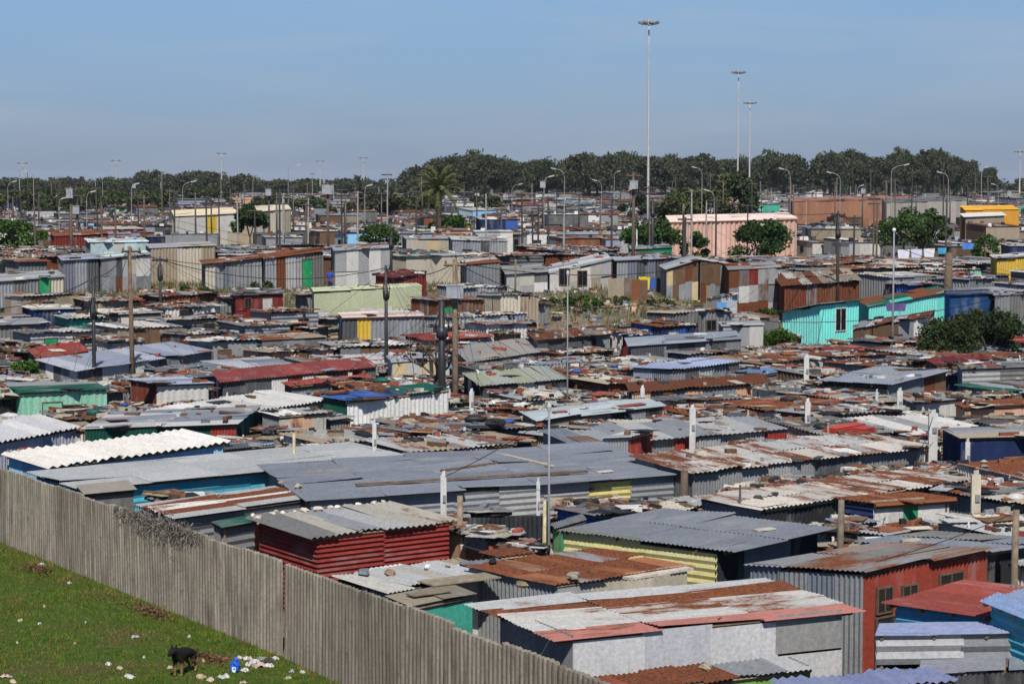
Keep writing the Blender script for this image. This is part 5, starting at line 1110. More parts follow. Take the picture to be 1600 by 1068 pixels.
# ------------------------------------------------------------------ trees
def crown_mesh(n, clumps, rx, ry, rz, zc, leaf, col, seed, cr=.34, flat=.75, low=-.6):
    rs = np.random.RandomState(seed)
    d = rs.normal(0, 1, (clumps, 3)); d /= np.linalg.norm(d, axis=1)[:, None]; d[:, 2] = np.where(d[:, 2] < low, -d[:, 2], d[:, 2])
    cc = d * (rs.uniform(.45, 1.0, (clumps, 1)) ** .6) * np.array([rx, ry, rz]) * .82
    csz = rs.uniform(.7, 1.3, clumps) * cr * min(rx, rz * 1.3); cb = rs.uniform(.6, 1.35, clumps)
    k = rs.randint(0, clumps, n); u = rs.normal(0, 1, (n, 3)); u /= np.linalg.norm(u, axis=1)[:, None]
    pos = cc[k] + u * (rs.uniform(0, 1, (n, 1)) ** .45) * csz[k][:, None] * np.array([1, 1, flat]); pos[:, 2] += zc
    a = rs.normal(0, 1, (n, 3)); a /= np.linalg.norm(a, axis=1)[:, None]; b = np.cross(a, rs.normal(0, 1, (n, 3))); b /= np.linalg.norm(b, axis=1)[:, None]
    s = (leaf * rs.uniform(.6, 1.4, n))[:, None]
    V = np.stack([pos - a * s, pos - b * s * .55, pos + a * s, pos + b * s * .55], 1).reshape(-1, 3)
    br = (cb[k] * rs.uniform(.7, 1.3, n))[:, None]; tint_ = rs.uniform(-.15, .15, (n, 1))
    C = np.array(col)[None, :] * br * np.concatenate([1 + tint_, np.ones((n, 1)), 1 - tint_], 1)
    return V, C
def trunk_mb(h, r, seed, fork=3, col=(.12, .10, .08), spread=.3):
    rr = random.Random(seed); mb = MB(); hb = h * rr.uniform(.35, .5)
    mb.tube([(0, 0, -.4), (rr.uniform(-.1, .1) * r * 4, 0, hb * .5), (rr.uniform(-.1, .1) * r * 4, 0, hb)], [r * 1.3, r, r * .85], (*col, 0), 8)
    for k in range(fork):
        a = 2 * PI * k / fork + rr.uniform(-.4, .4); e = Vector((math.cos(a) * h * spread, math.sin(a) * h * spread, h * rr.uniform(.75, .9)))
        mb.tube([(0, 0, hb * .9), (e.x * .4, e.y * .4, hb + (e.z - hb) * .5), tuple(e)], [r * .6, r * .4, r * .18], (*col, 0), 6)
        for q in range(2):
            b = a + rr.uniform(-1, 1); f = Vector((math.cos(b), math.sin(b), .8)) * h * .14
            m0 = Vector((e.x * .5, e.y * .5, hb + (e.z - hb) * .6)); mb.tube([tuple(m0), tuple(m0 + f)], [r * .3, r * .12], (*col, 0), 5)
    return mb
TREE_CACHE = {}
def tree(label, pos, h, w_, col, n, clumps, leaf, seed, group, name='tree', zc=.62, rzf=.36, r=None, variant=None, rot=0.0, low=-.6, flat=.75):
    root = thing(name, label, 'tree' if 'bush' not in name else 'bush', pos, group); root.rotation_euler.z = rot
    key = (variant, name) if variant is not None else None
    if key and key in TREE_CACHE:
        t0, c0, h0, w0 = TREE_CACHE[key]
        for m_, nm in ((t0, 'trunk'), (c0, 'crown')):
            o = bpy.data.objects.new(nm, m_); COL.objects.link(o); o.parent = root
        root.scale = (w_ / w0, w_ / w0, h / h0); return root
    tr = trunk_mb(h, r or h * .022, seed, spread=min(.3, w_ / h * .3)).build('trunk', M_BARK, root, True)
    V, C = crown_mesh(n, clumps, w_ / 2, w_ / 2, h * rzf, h * zc, leaf, col, seed, low=low, flat=flat)
    cr = build_np('crown', V, 4, C, M_LEAF, root)
    if key: TREE_CACHE[key] = (tr.data, cr.data, h, w_)
    return root
rr = random.Random(21)
prof = [(645, 272), (660, 258), (680, 250), (700, 243), (720, 239), (742, 236), (765, 241), (788, 247), (806, 256), (828, 251), (848, 247), (868, 254), (884, 247), (905, 241), (928, 238), (950, 241), (972, 240), (995, 242), (1020, 243), (1042, 244), (1064, 243), (1088, 238), (1110, 243), (1134, 252), (1158, 244), (1184, 254), (1206, 240), (1232, 240), (1284, 242), (1306, 235), (1326, 233), (1350, 240), (1374, 242), (1398, 236), (1420, 241), (1448, 233), (1470, 236), (1494, 241), (1512, 250), (1542, 256)]
GUM = (.054, .064, .033)
for i, (px, yt) in enumerate(prof):
    for lay in range(2):
        d = rr.uniform(740, 800) + lay * 45; x = px + rr.uniform(-8, 8) + lay * 12
        if lay and (px > 1500 or px < 660): continue
        p = PX(x, yt + lay * rr.uniform(6, 16), d); h = p.z - 4.0 + rr.uniform(-.4, .4)
        tree('dark gum tree in the skyline row ' + ('behind the palm tree' if x < 745 else 'between the palm tree and tallest mast' if x < 1000 else 'behind the tallest mast' if x < 1050 else 'behind the pink hall' if x < 1245 else 'behind the terracotta building' if x < 1390 else 'behind the concrete block building' if x < 1505 else 'at its thin end by the orange building'), (p.x, p.y, 4.0), h + rr.uniform(-.8, .6), rr.uniform(12, 18) * (.5 if px > 1530 or px < 650 else 1), GUM, 4200, 46, .5, 900 + (i * 2 + lay) % 7, 'gum trees along the skyline', 'gum_tree', .56, .45, .42, (i * 2 + lay) % 7, rr.uniform(0, 6), low=-.35)
for i in range(46):
    px = rr.uniform(-10, 395) if i < 34 else rr.uniform(395, 660); base = 263 if 195 < px < 385 else 275
    if px > 395: base = 277
    p = PX(px, base + rr.uniform(0, 9), rr.uniform(820, 1100)); h = p.z - 4.0
    if h < 3: continue
    tree('hazy far tree on the low horizon left of the gum row' if False else 'low far tree on the hazy horizon ' + ('beyond the cream hall' if 195 < px < 385 else 'beyond the long dark red shack' if px <= 195 else 'beyond the palm tree'), (p.x, p.y, 4.0), h, rr.uniform(12, 22), GUM, 2400, 34, .55, 950 + i % 5, 'far trees on the hazy horizon', 'far_tree', .55, .42, .35, i % 5, rr.uniform(0, 6))
LEAFG = (.045, .085, .022)
for i, (px, yt, wpx, d, col, n, leaf, lab, nm) in enumerate([
    (1070, 290, 95, 318, (.060, .075, .026), 3600, .34, 'broad olive green tree behind the pink hall', 'tree'), (1150, 271, 78, 330, (.055, .075, .030), 3800, .34, 'rounded tall green tree behind the pink hall', 'tree'), (1110, 292, 60, 322, (.055, .070, .025), 2400, .34, 'smaller olive tree between the two trees behind the pink hall', 'tree'),
    (1018, 342, 88, 196, (.030, .062, .016), 4200, .17, 'dense glossy green tree above the bright green shed', 'tree'), (1086, 362, 46, 190, (.032, .066, .016), 1800, .16, 'small glossy green tree by the left end of pink hall' if False else 'small glossy green tree leaning on the pink hall', 'tree'), (1185, 341, 100, 192, (.028, .058, .016), 4800, .17, 'big dark rounded tree in front of the pink hall', 'tree'),
    (1413, 327, 82, 215, (.045, .080, .022), 4000, .18, 'full green tree beside a tall lamp near the block building', 'tree'), (1458, 324, 52, 226, (.040, .070, .022), 2400, .2, 'smaller green tree beside the concrete block building', 'tree'), (390, 318, 52, 226, (.035, .060, .020), 2600, .22, 'dark green tree beside the cream hall', 'tree'),
    (585, 298, 88, 345, (.060, .062, .032), 3000, .32, 'brownish green tree behind the middle distance roofs', 'tree'), (545, 318, 60, 300, (.05, .055, .028), 1800, .28, 'thin brownish tree near the twin transformer pole', 'tree'), (700, 330, 105, 236, (.040, .085, .016), 3600, .17, 'green hedge like bush below the palm tree', 'bush'), (590, 344, 66, 214, (.035, .068, .018), 2400, .17, 'dark green bush among roofs behind the whitewashed shack', 'bush'),
    (15, 332, 105, 205, (.040, .080, .015), 3400, .17, 'low spreading green bush above the red roofs', 'bush'), (1540, 357, 44, 200, (.045, .085, .02), 1300, .15, 'small green bush before the brick fronted stall', 'bush'), (908, 461, 84, 140.5, (.038, .080, .014), 4200, .10, 'low leafy green bush on the bank below the white mottled shack', 'bush'),
    (860, 462, 34, 141, (.07, .09, .03), 1200, .09, 'pale weedy bush below the tarp shelter', 'bush'), (1218, 508, 70, 126, (.045, .090, .016), 3600, .10, 'bright green bush against the turquoise shack', 'bush'), (1195, 478, 44, 139, (.06, .085, .022), 1800, .09, 'yellowish weedy bush below the rust patched shack', 'bush'), (1030, 468, 60, 143, (.06, .08, .02), 2200, .09, 'straggly weeds below the beige panel shack', 'bush'),
    (970, 470, 44, 142.5, (.075, .085, .03), 1400, .09, 'dry yellow green weeds on the sandy bank', 'bush'), (40, 547, 46, 107.5, (.045, .095, .014), 2400, .09, 'fresh green bush by the small rust red roof', 'bush'), (305, 440, 60, 142, (.065, .085, .025), 2000, .09, 'weedy green bush before the shack with pale corner post', 'bush'), (1460, 486, 30, 128, (.05, .07, .03), 900, .09, 'grey green shrub beside the deep blue shack', 'bush'), (410, 437, 40, 143, (.06, .08, .025), 1200, .09, 'weeds at the foot of the grey ribbed wall', 'bush'),
    (70, 292, 130, 520, (.050, .065, .028), 2800, .45, 'wide dark tree beyond the roofs near the pale boxed pole', 'tree'), (170, 296, 150, 480, (.052, .068, .028), 2800, .45, 'broad tree mass behind the long dark red shack', 'tree'), (255, 290, 110, 540, (.045, .06, .026), 2400, .45, 'rounded dark tree beyond the cream hall', 'tree'), (325, 296, 90, 520, (.045, .062, .026), 2200, .45, 'dark tree standing behind the cream hall', 'tree'), (440, 300, 90, 470, (.05, .066, .026), 2000, .42, 'low dark tree behind the small cream building', 'tree'), (20, 300, 90, 420, (.05, .065, .025), 2200, .4, 'olive tree at the rim of the distant roofs', 'tree'), (1000, 306, 60, 380, (.04, .055, .025), 1500, .35, 'dark tree at the foot of the tallest mast', 'tree'), *[(x_, y_, w_, d_, (.048, .064, .027), 2400, .36, 'dark tree in the broken belt among the distant left roofs' if False else 'dark tree in the broken belt among the distant roofs', 'tree') for x_, y_, w_, d_ in ((30, 296, 120, 372), (95, 300, 90, 350), (140, 292, 110, 400), (205, 300, 110, 362), (235, 296, 90, 410), (420, 308, 80, 330), (480, 304, 70, 380), (620, 304, 60, 370), (655, 300, 70, 390), (760, 304, 60, 420))]]):
    p = PX(px, yt, d); g = terrain(p.x, p.y); h = max(.5, p.z - g); wm = wpx * d / F_PX * 1.18; b = nm == 'bush'
    if 'broken belt' in lab: nm = 'tree'
    tree(lab, (p.x, p.y, g), h, wm, col, n, 20 if n > 2000 else 12, leaf, 1200 + i, 'bushes among the shacks' if b else 'trees among the shacks', 'bush' if b else 'leafy_tree', .5 if b else .58, .46 if b else .42, .05 if b else None)
for i, (px, yt, wpx, d, lab) in enumerate([(1545, 482, 150, 121.5, 'broad dark leafy tree overhanging the deep blue shack'), (1480, 498, 96, 119.5, 'lower dark leafy tree joined to the broad leafy tree')]):
    p = PX(px, yt, d); g = terrain(p.x, p.y); tree(lab, (p.x, p.y, g), p.z - g, wpx * d / F_PX * 1.2, (.030, .045, .016), 9000 if i == 0 else 5600, 34, .10, 1500 + i, 'trees among the shacks', 'leafy_tree', .58, .42, .16)
# bare tree by the black pole
p = PX(676, 492, 98); root = thing('bare_tree', 'bare twisted brown tree beside the black and wooden poles', 'tree', (p.x, p.y, 0), 'trees among the shacks')
mb = MB(); rr = random.Random(4)
def limb(a, d, L, r, n):
    b = a + d * L; mb.tube([tuple(a), tuple(a.lerp(b, .5) + Vector((rr.uniform(-1, 1), rr.uniform(-1, 1), 0)) * L * .08), tuple(b)], [r, r * .85, r * .65], (.10, .075, .055, 0), 6)
    if n:
        for _ in range(rr.choice((2, 3))): limb(b, (d + Vector((rr.uniform(-1, 1), rr.uniform(-1, 1), rr.uniform(-.1, .6))) * .8).normalized(), L * rr.uniform(.55, .8), r * .62, n - 1)
limb(Vector((0, 0, -.3)), Vector((.05, 0, 1)), 2.9, .13, 0); tr = mb.build('trunk', M_BARK, root, True)
mb = MB()
for k in range(4): limb(Vector((.15, 0, 2.5)), Vector((math.cos(k * 1.6) * .8, math.sin(k * 1.6) * .8, .8)).normalized(), .85, .075, 4)
mb.build('crown', M_BARK, root, True)
# palm
p = PX(685, 296, 232); g = 4.0; h = p.z - g; root = thing('palm_tree', 'date palm with arching fronds rising over the distant roofs', 'tree', (p.x, p.y, g), 'trees among the shacks')
mb = MB(); mb.tube([(0, 0, -.3), (0, 0, h * .5), (0, 0, h)], [.38, .33, .36], (.13, .10, .07, 0), 10); mb.build('trunk', M_BARK, root, True)
for k in range(44):
    a = k * 2.4; el = (1.4 - k * .045); L = rr.uniform(2.9, 3.7); mb = MB(); q = Vector((0, 0, h)); pts = []
    for s_ in range(8):
        t = s_ / 7; e = el - t * t * 1.3; pts.append(q.copy()); q = q + Vector((math.cos(a) * math.cos(e), math.sin(a) * math.cos(e), math.sin(e))) * (L / 7)
    c0 = jit((.085, .11, .035), .35, rr)
    mb.tube([tuple(x) for x in pts], [.035] * 7 + [.012], (.12, .11, .05, 0), 4)
    for s_ in range(1, 8):
        for f in (0, .5):
            b0 = pts[s_ - 1].lerp(pts[s_], f); d = (pts[s_] - pts[s_ - 1]).normalized(); sd = d.cross(Vector((0, 0, 1)))
            sd = sd.normalized() if sd.length > .05 else Vector((1, 0, 0))
            for sg in (-1, 1):
                tip = b0 + (d * .6 + sd * sg * .8 - Vector((0, 0, .25))).normalized() * rr.uniform(.5, .75)
                mb.quad([b0 - d * .09, b0 + d * .09, tip], (*c0, 0))
    mb.build('frond', M_LEAF, root)

# far belt of woodland closing the plain
rs = np.random.RandomState(77); VV, CC = [], []
for i in range(330):
    y = rs.uniform(1050, 1900); x = rs.uniform(-1, 1) * y * .27; h = rs.uniform(5, 11) * (y / 1400) ** .3
    V, C = crown_mesh(110, 7, rs.uniform(8, 18), 8, h * .5, h * .5, 1.5, (.042, .054, .028), 3000 + i, low=-.9)
    VV.append(V + np.array([x, y, 4.0])); CC.append(C)
tag(build_np('distant_woodland', np.concatenate(VV), 4, np.concatenate(CC), M_LEAF), 'low far belt of hazy woodland closing the plain', 'woodland', kind='stuff')
# ------------------------------------------------------------------ cables
def cable(a, b, sag, label, r=.014, col=(.02, .02, .022), group='cables strung over the shacks'):
    n = 12; pts = []
    for i in range(n + 1):
        t = i / n; q = a.lerp(b, t) - a; q.z -= sag * 4 * t * (1 - t); pts.append(tuple(q))
    mb = MB(); mb.tube(pts, r, (*col, 0), 4); o = mb.build('overhead_cable', M_CABLE, None, True); o.location = a; return tag(o, label, 'cable', group)
rr = random.Random(99)
short_pole = {'a': 'the dark steel pole', 'b': 'the tall brown wooden pole', 'c': 'the dark slim pole', 'd': 'the dark pole by the lime shack', 'f': 'the thick black pole', 'g': 'the transformer box pole', 'h': 'the pole behind the turquoise shack', 'i': 'the pole above the green shed', 'j': 'the pale box pole'}
for key, nm in short_pole.items():
    P0 = POLES[key][0]; near = sorted([s for s in SHACKS], key=lambda s: (s[0].location.x - P0.x) ** 2 + (s[0].location.y - P0.y) ** 2)[3:40]
    for s in rr.sample(near, 7):
        b = rr.choice(s[2]) + Vector((0, 0, .1)); L = (b - P0).length
        if L > 26: continue
        cable(P0, b, L * .03, 'service cable dropping from %s to a roof' % nm, .009, (.03, .03, .032), 'service cables dropping to the roofs')
for a, b, sag, lab in [('a', 'b', .3, 'cable between the dark steel pole and the tall brown pole'), ('b', 'd', 1.0, 'long cable from the tall brown pole to the lime shack pole'), ('d', 'g', .5, 'cable from the lime shack pole to the transformer box pole'), ('g', 'l', 1.0, 'cable from the transformer box pole to the weedy bank'),
    ('g', 'h', 2.0, 'long sagging cable from the transformer box pole past the bank'), ('h', 'o', 1.6, 'long dark cable crossing before the turquoise wing'), ('l', 'o', 2.0, 'low dark cable crossing before the turquoise shack'), ('p', 'a', .8, 'cable running from the mint shack pole to the dark steel pole'), ('c', 'e', 1.2, 'cable across the roofs of the bank shacks'), ('j', 'n', 1.5, 'distant cable between two tall wooden poles'), ('n', 'i', 1.8, 'distant cable passing the palm tree'), ('i', 'h', 1.0, 'cable from the green shed pole to the turquoise shack pole')]:
    cable(POLES[a][0], POLES[b][0], sag, lab, .02)
for (x0, y0, d0, x1, y1, d1, lab) in [(1122, 966, 45, 1235, 905, 51, 'thin cable from the pinkish roof towards the tall rust red shack'), (1235, 905, 51, 1458, 690, 77, 'thin pale cable stretched up to the thick white post'), (1458, 650, 78, 1380, 812, 61, 'pale twisted cable dropping to the white shack with green strip'), (1355, 880, 50, 1586, 800, 52.5, 'thin cable between the rust red shack and timber post'), (1092, 775, 63, 1440, 690, 76, 'thin cable across the long pale rusty roof'), (858, 650, 57, 693, 745, 60, 'thin cable from the galvanised pole to the white meter post')]:
    a, b = PX(x0, y0, d0), PX(x1, y1, d1); cable(a, b, (b - a).length * .02, lab, .011)

far_ends = sorted([v for k, v in POLES.items() if k.startswith('z')], key=lambda v: v[0].x)
for i in range(len(far_ends) - 1):
    for j in (1, 2, 3):
        if i + j < len(far_ends):
            a, b = far_ends[i][0], far_ends[i + j][0]
            if (b - a).length < 75: cable(a, b, (b - a).length * .025, 'thin cable between distant power poles near ' + near_hero(a.x, a.y), .022, group='cables between the distant poles'); break
# ------------------------------------------------------------------ fences, tarps, laundry, yard things
def sheet_fence(pts, h, label, cols, sw=.8, run='v', r=.1):
    a = pts[0]; root = thing('metal_fence', label, 'fence', (a.x, a.y, terrain(a.x, a.y)), 'fences of scrap sheets'); rr = random.Random(int(a.x * 10)); o = Vector(root.location)
    for i in range(len(pts) - 1):
        p, q = pts[i], pts[i + 1]; L = (q - p).length; n = max(1, int(L / sw))
        for k in range(n):
            u, v = p.lerp(q, k / n), p.lerp(q, (k + 1) / n); g = terrain(u.x, u.y); hh = h + rr.uniform(-.1, .1); mb = MB(); c = rr.choice(cols); c = jit(P[c] if isinstance(c, str) else c, .15, rr)
            z0, z1 = Vector((0, 0, g - .1 - u.z)), Vector((0, 0, g + hh - u.z)); e = Vector((0, rr.uniform(0, .03), 0))
            sheet(mb, u + z0 + e, v + z0 + e, v + z1 + e, u + z1 + e, run, .2 if u.y > 80 else .14, .02, c, r); mb.build('panel', M_SHEET, root, False, o)
sheet_fence([PX(722, 800, 59.5), PX(852, 800, 58.6)], 2.25, 'black ribbed metal fence between the dark red and yellow shacks', ['black', (.035, .037, .042)], 1.0)
sheet_fence([PX(950, 470, 144), PX(1012, 470, 144.5)], 1.5, 'brown board fence on the bank below blue grey metal shack', ['brown', 'tan', 'rust'], .5, 'n')
sheet_fence([PX(890, 760, 61), PX(1062, 760, 66)], 1.9, 'rust spotted silver fence under the wide blue grey roof', ['light', 'steel', 'tan'], 1.2, 'u', .4)
sheet_fence([PX(296, 470, 141), PX(225, 478, 138)], 1.1, 'low fence of scrap sheets on the stony bank', ['white', 'tan', 'galv'], .7, 'n', .2)
# green tarpaulin
mb = MB(); rr = random.Random(12); n = 10; A, B = PX(728, 462, 138), PX(771, 458, 138.6)
for i in range(n + 1):
    for k in range(5):
        q = A.lerp(B, i / n) - A; mb.v.append((q.x, q.y - .25 * k + rr.uniform(-.08, .08), q.z + .25 - .22 * k + .07 * math.sin(i * 2.1 + k) + rr.uniform(-.03, .03)))
for i in range(n):
    for k in range(4): mb.f.append((i * 5 + k, i * 5 + k + 1, i * 5 + k + 6, i * 5 + k + 5)); mb.c.append((.02, .17, .12, 0)); mb.uv.append([(0, 0)] * 4)
o = mb.build('tarpaulin', M_PLAS, None, True); o.location = A; tag(o, 'crumpled sea green tarpaulin hung below the grey blue shack', 'tarpaulin')
def garment(px, py, d, w_, h, col, lab):
    mb = MB(); n = 5
    for i in range(n + 1):
        for k in range(4): mb.v.append(((i / n - .5) * w_ * (1 - .06 * k), .05 * math.sin(i * 1.9 + k), -h * k / 3))
    for i in range(n):
        for k in range(3): mb.f.append((i * 4 + k, i * 4 + k + 1, i * 4 + k + 5, i * 4 + k + 4)); mb.c.append((*col, 0)); mb.uv.append([(0, 0)] * 4)
    o = mb.build('garment', M_PLAS, None, True); o.location = PX(px, py, d); return tag(o, lab, 'garment', 'laundry hung between the shacks')
for px, py, d, w_, h, c, lab in [(1007, 432, 147, .8, .9, (.62, .48, .02), 'yellow shirt hanging on the line on the bank'), (1019, 434, 147, .5, .8, (.03, .09, .33), 'blue cloth hanging beside the yellow shirt'), (1128, 472, 141, .7, .8, (.10, .28, .55), 'blue and white cloth beside the silver cube shed'), (1412, 390, 172, 1.0, .7, (.62, .62, .7), 'white laundry behind the turquoise wing'),
    (1432, 389, 172, .9, .7, (.55, .56, .70), 'pale violet laundry behind the turquoise wing'), (1452, 388, 172, .9, .7, (.66, .66, .68), 'white sheet at the end of the washing line'), (1472, 387, 172, .7, .5, (.05, .30, .48), 'turquoise cloth on the far washing line'), (1512, 380, 176, 1.0, .5, (.05, .20, .55), 'bright blue cloth hung near the golden yellow shack'), (1400, 474, 138, 1.4, .5, (.10, .07, .2), 'dark violet blanket hung over the turquoise wing')]:
    garment(px, py, d, w_, h, c, lab)
a, b = PX(1398, 388, 172), PX(1485, 385, 172); cable(a, b, .1, 'washing line strung behind the turquoise wing', .01)
a, b = PX(998, 431, 147), PX(1030, 432, 147); cable(a, b, .05, 'washing line strung on the bank by the beige panel shack', .01)
# dry creeper hanging over the concrete wall
rs = np.random.RandomState(3); n = 1200
t = rs.beta(2.2, 2.2, n) * 6.4 + 4.2; off = rs.uniform(.0, .09, n); z = 2.42 + rs.normal(0, .11, n) - np.abs(rs.normal(0, .28, n)) * (rs.uniform(0, 1, n) < .6) * np.exp(-((t - 7.6) / 2.2) ** 2)
X = WG.x + WD0.x * t + n0.x * (off + .05); Y = WG.y + WD0.y * t + n0.y * (off + .05)
pos = np.stack([X, Y, np.clip(z, .4, 2.75)], 1); a = rs.normal(0, 1, (n, 3)); a[:, 2] -= .5; a /= np.linalg.norm(a, axis=1)[:, None]; b = np.cross(a, rs.normal(0, 1, (n, 3))); b /= np.linalg.norm(b, axis=1)[:, None]
L = rs.uniform(.04, .13, n)[:, None]; V = np.stack([pos - a * L - b * .007, pos - a * L + b * .007, pos + a * L + b * .007, pos + a * L - b * .007], 1).reshape(-1, 3)
C = np.array([[.19, .17, .145]]) * rs.uniform(.4, 1.6, (n, 1)); tag(build_np('dry_creeper', V, 4, C, M_BARK), 'dry grey creeper straggling over the top of the concrete wall', 'creeper')

# ------------------------------------------------------------------ dog, person, litter
def skin_obj(name, verts, edges, radii, mat, parent, root=0, sub=2):
    me = bpy.data.meshes.new(name); me.from_pydata(verts, edges, []); o = bpy.data.objects.new(name, me); COL.objects.link(o)
    if parent: o.parent = parent
    m_ = o.modifiers.new('skin', 'SKIN'); m_.use_smooth_shade = True
    sv = me.skin_vertices[0].data if me.skin_vertices else None
    if sv is None:
        bpy.context.view_layer.objects.active = o
        bpy.ops.mesh.customdata_skin_add(); sv = me.skin_vertices[0].data
    for i, r in enumerate(radii):
        sv[i].radius = (r, r) if not isinstance(r, tuple) else r
        sv[i].use_root = (i == root)
    s_ = o.modifiers.new('subdivision', 'SUBSURF'); s_.levels = sub; s_.render_levels = sub
    me.materials.append(mat); return o
def zone_mat(name, zones, rough=.85):
    """coat or cloth colours by height on the body."""
    m, n, l, bs = newmat(name); t = n.new('ShaderNodeTexCoord'); sp = n.new('ShaderNodeSeparateXYZ'); l.new(t.outputs['Object'], sp.inputs[0])
    nzz = noise(n, l, t.outputs['Object'], 18, 4); z = mth(n, l, 'ADD', sp.outputs[2], mapr(n, l, nzz, .3, .7, -.03, .03))
    r = n.new('ShaderNodeValToRGB'); l.new(z, r.inputs[0]); el = r.color_ramp.elements
    el[0].position, el[0].color = zones[0][0], (*zones[0][1], 1); el[1].position, el[1].color = zones[-1][0], (*zones[-1][1], 1)
    for p_, c_ in zones[1:-1]: e = el.new(p_); e.color = (*c_, 1)
    l.new(mixc(n, l, 1.0, r.outputs[0], mapr(n, l, nzz, .3, .7, .7, 1.25), 'MULTIPLY'), bs.inputs['Base Color']); bs.inputs['Roughness'].default_value = rough; bs.inputs['Specular IOR Level'].default_value = .15; return m
M_DOG = zone_mat('dog_coat', [(0, (.20, .12, .065)), (.30, (.17, .10, .055)), (.37, (.014, .012, .011)), (1, (.014, .012, .011))])
dp = PX(288, 1053, 0); dog = thing('dog', 'black dog with tan legs standing on the grass by the wall', 'dog', dp); dog.rotation_euler.z = math.radians(246); dog.scale = (.98,) * 3
V = [(-.30, 0, .55), (-.12, 0, .545), (.08, 0, .53), (.26, 0, .53), (.37, 0, .62), (.46, 0, .68), (.54, 0, .66), (.63, 0, .62), (.69, 0, .605)]
E = [(i, i + 1) for i in range(8)]; RD = [.15, .15, .155, .16, .13, .10, .095, .055, .038]
for sg in (-1, 1):
    b = len(V); V += [(.27, sg * .085, .46), (.24, sg * .095, .33), (.265, sg * .095, .17), (.26, sg * .095, .05), (.31, sg * .095, .025)]; E += [(3, b), (b, b + 1), (b + 1, b + 2), (b + 2, b + 3), (b + 3, b + 4)]; RD += [.09, .06, .044, .038, .04]
    b = len(V); V += [(-.30, sg * .085, .47), (-.20, sg * .1, .34), (-.38, sg * .1, .20), (-.35, sg * .1, .05), (-.30, sg * .1, .025)]; E += [(0, b), (b, b + 1), (b + 1, b + 2), (b + 2, b + 3), (b + 3, b + 4)]; RD += [.10, .075, .044, .038, .04]
b = len(V); V += [(-.42, 0, .50), (-.50, 0, .38), (-.52, 0, .26)]; E += [(0, b), (b, b + 1), (b + 1, b + 2)]; RD += [.04, .04, .02]
dog_body = skin_obj('body', V, E, RD, M_DOG, dog, 0)
for sg in (-1, 1):
    mb = MB(); c = Vector((.44, sg * .05, .735)); tip = c + Vector((-.01, sg * .025, .12))
    ring = [c + Vector((.02, -.03, 0)), c + Vector((.02, .03, 0)), c + Vector((-.03, .02, 0)), c + Vector((-.03, -.02, 0))]
    for i in range(4): mb.quad([ring[i], ring[(i + 1) % 4], tip], (.012, .011, .011, 0))
    mb.build('ear', M_FUR, dog)
for sg in (-1, 1):
    mb = MB(); mb.blob((.585, sg * .05, .68), .012, .01, .012, (.01, .008, .006, 0), 1, 0); mb.build('eye', M_PLAS, dog, True)
# person standing by the green door
pp = PX(516, 448, 147.6); pp.z = terrain(pp.x, pp.y)
per = thing('person', 'person in a blue shirt and dark trousers standing by the green door', 'person', pp); per.rotation_euler.z = math.radians(-15)
M_SKIN = mat_simple('skin', (.16, .085, .05), .6, .3); M_SHIRT = mat_simple('blue_shirt', (.025, .075, .42), .85, .2); M_TROU = mat_simple('dark_trousers', (.022, .02, .09), .85, .2); M_HAIR = mat_simple('black_hair', (.012, .01, .01), .8, .2)
V = [(0, 0, .93), (0, 0, 1.12), (0, -.01, 1.32), (0, 0, 1.42), (0, -.015, 1.50), (0, -.025, 1.58), (0, -.02, 1.68)]; E = [(i, i + 1) for i in range(6)]; RD = [(.15, .10), (.135, .09), (.155, .10), .06, .05, .085, .075]
for sg in (-1, 1):
    b = len(V); V += [(sg * .19, 0, 1.38), (sg * .24, .02, 1.12), (sg * .23, -.08, .88), (sg * .23, -.11, .80), (sg * .23, -.12, .75)]; E += [(2, b)] + [(b + i, b + i + 1) for i in range(4)]; RD += [.055, .043, .03, .028, .026]
    for k in range(4):
        c = len(V); V += [(sg * .23 + (k - 1.5) * .02, -.13, .715), (sg * .23 + (k - 1.5) * .022, -.125, .67 + .008 * abs(k - 1.5))]; E += [(b + 4, c), (c, c + 1)]; RD += [.009, .008]
    c = len(V); V += [(sg * .195, -.14, .755), (sg * .185, -.15, .72)]; E += [(b + 3, c), (c, c + 1)]; RD += [.01, .009]
    b = len(V); V += [(sg * .09, 0, .86), (sg * .10, -.015, .48), (sg * .10, .01, .10), (sg * .10, .01, .05), (sg * .11, -.14, .035)]; E += [(0, b)] + [(b + i, b + i + 1) for i in range(4)]; RD += [.085, .06, .042, .042, .034]
skin_obj('body', V, E, RD, M_SKIN, per, 0)
V = [(0, 0, .90), (0, 0, 1.12), (0, -.01, 1.32), (0, 0, 1.43)]; E = [(0, 1), (1, 2), (2, 3)]; RD = [(.175, .125), (.16, .115), (.175, .12), .075]
for sg in (-1, 1): b = len(V); V += [(sg * .19, 0, 1.38), (sg * .235, .02, 1.16)]; E += [(2, b), (b, b + 1)]; RD += [.075, .065]
skin_obj('shirt', V, E, RD, M_SHIRT, per, 0)
V = [(0, 0, .96), (0, 0, .90)]; E = [(0, 1)]; RD = [(.16, .115), (.165, .12)]
for sg in (-1, 1): b = len(V); V += [(sg * .09, 0, .82), (sg * .10, -.015, .48), (sg * .10, .01, .12)]; E += [(1, b), (b, b + 1), (b + 1, b + 2)]; RD += [.10, .08, .065]
skin_obj('trousers', V, E, RD, M_TROU, per, 0)
mb = MB(); mb.blob((0, .005, 1.69), .092, .10, .085, (.012, .01, .01, 0), 3, .04, 12, 8); mb.build('hair', M_HAIR, per, True)
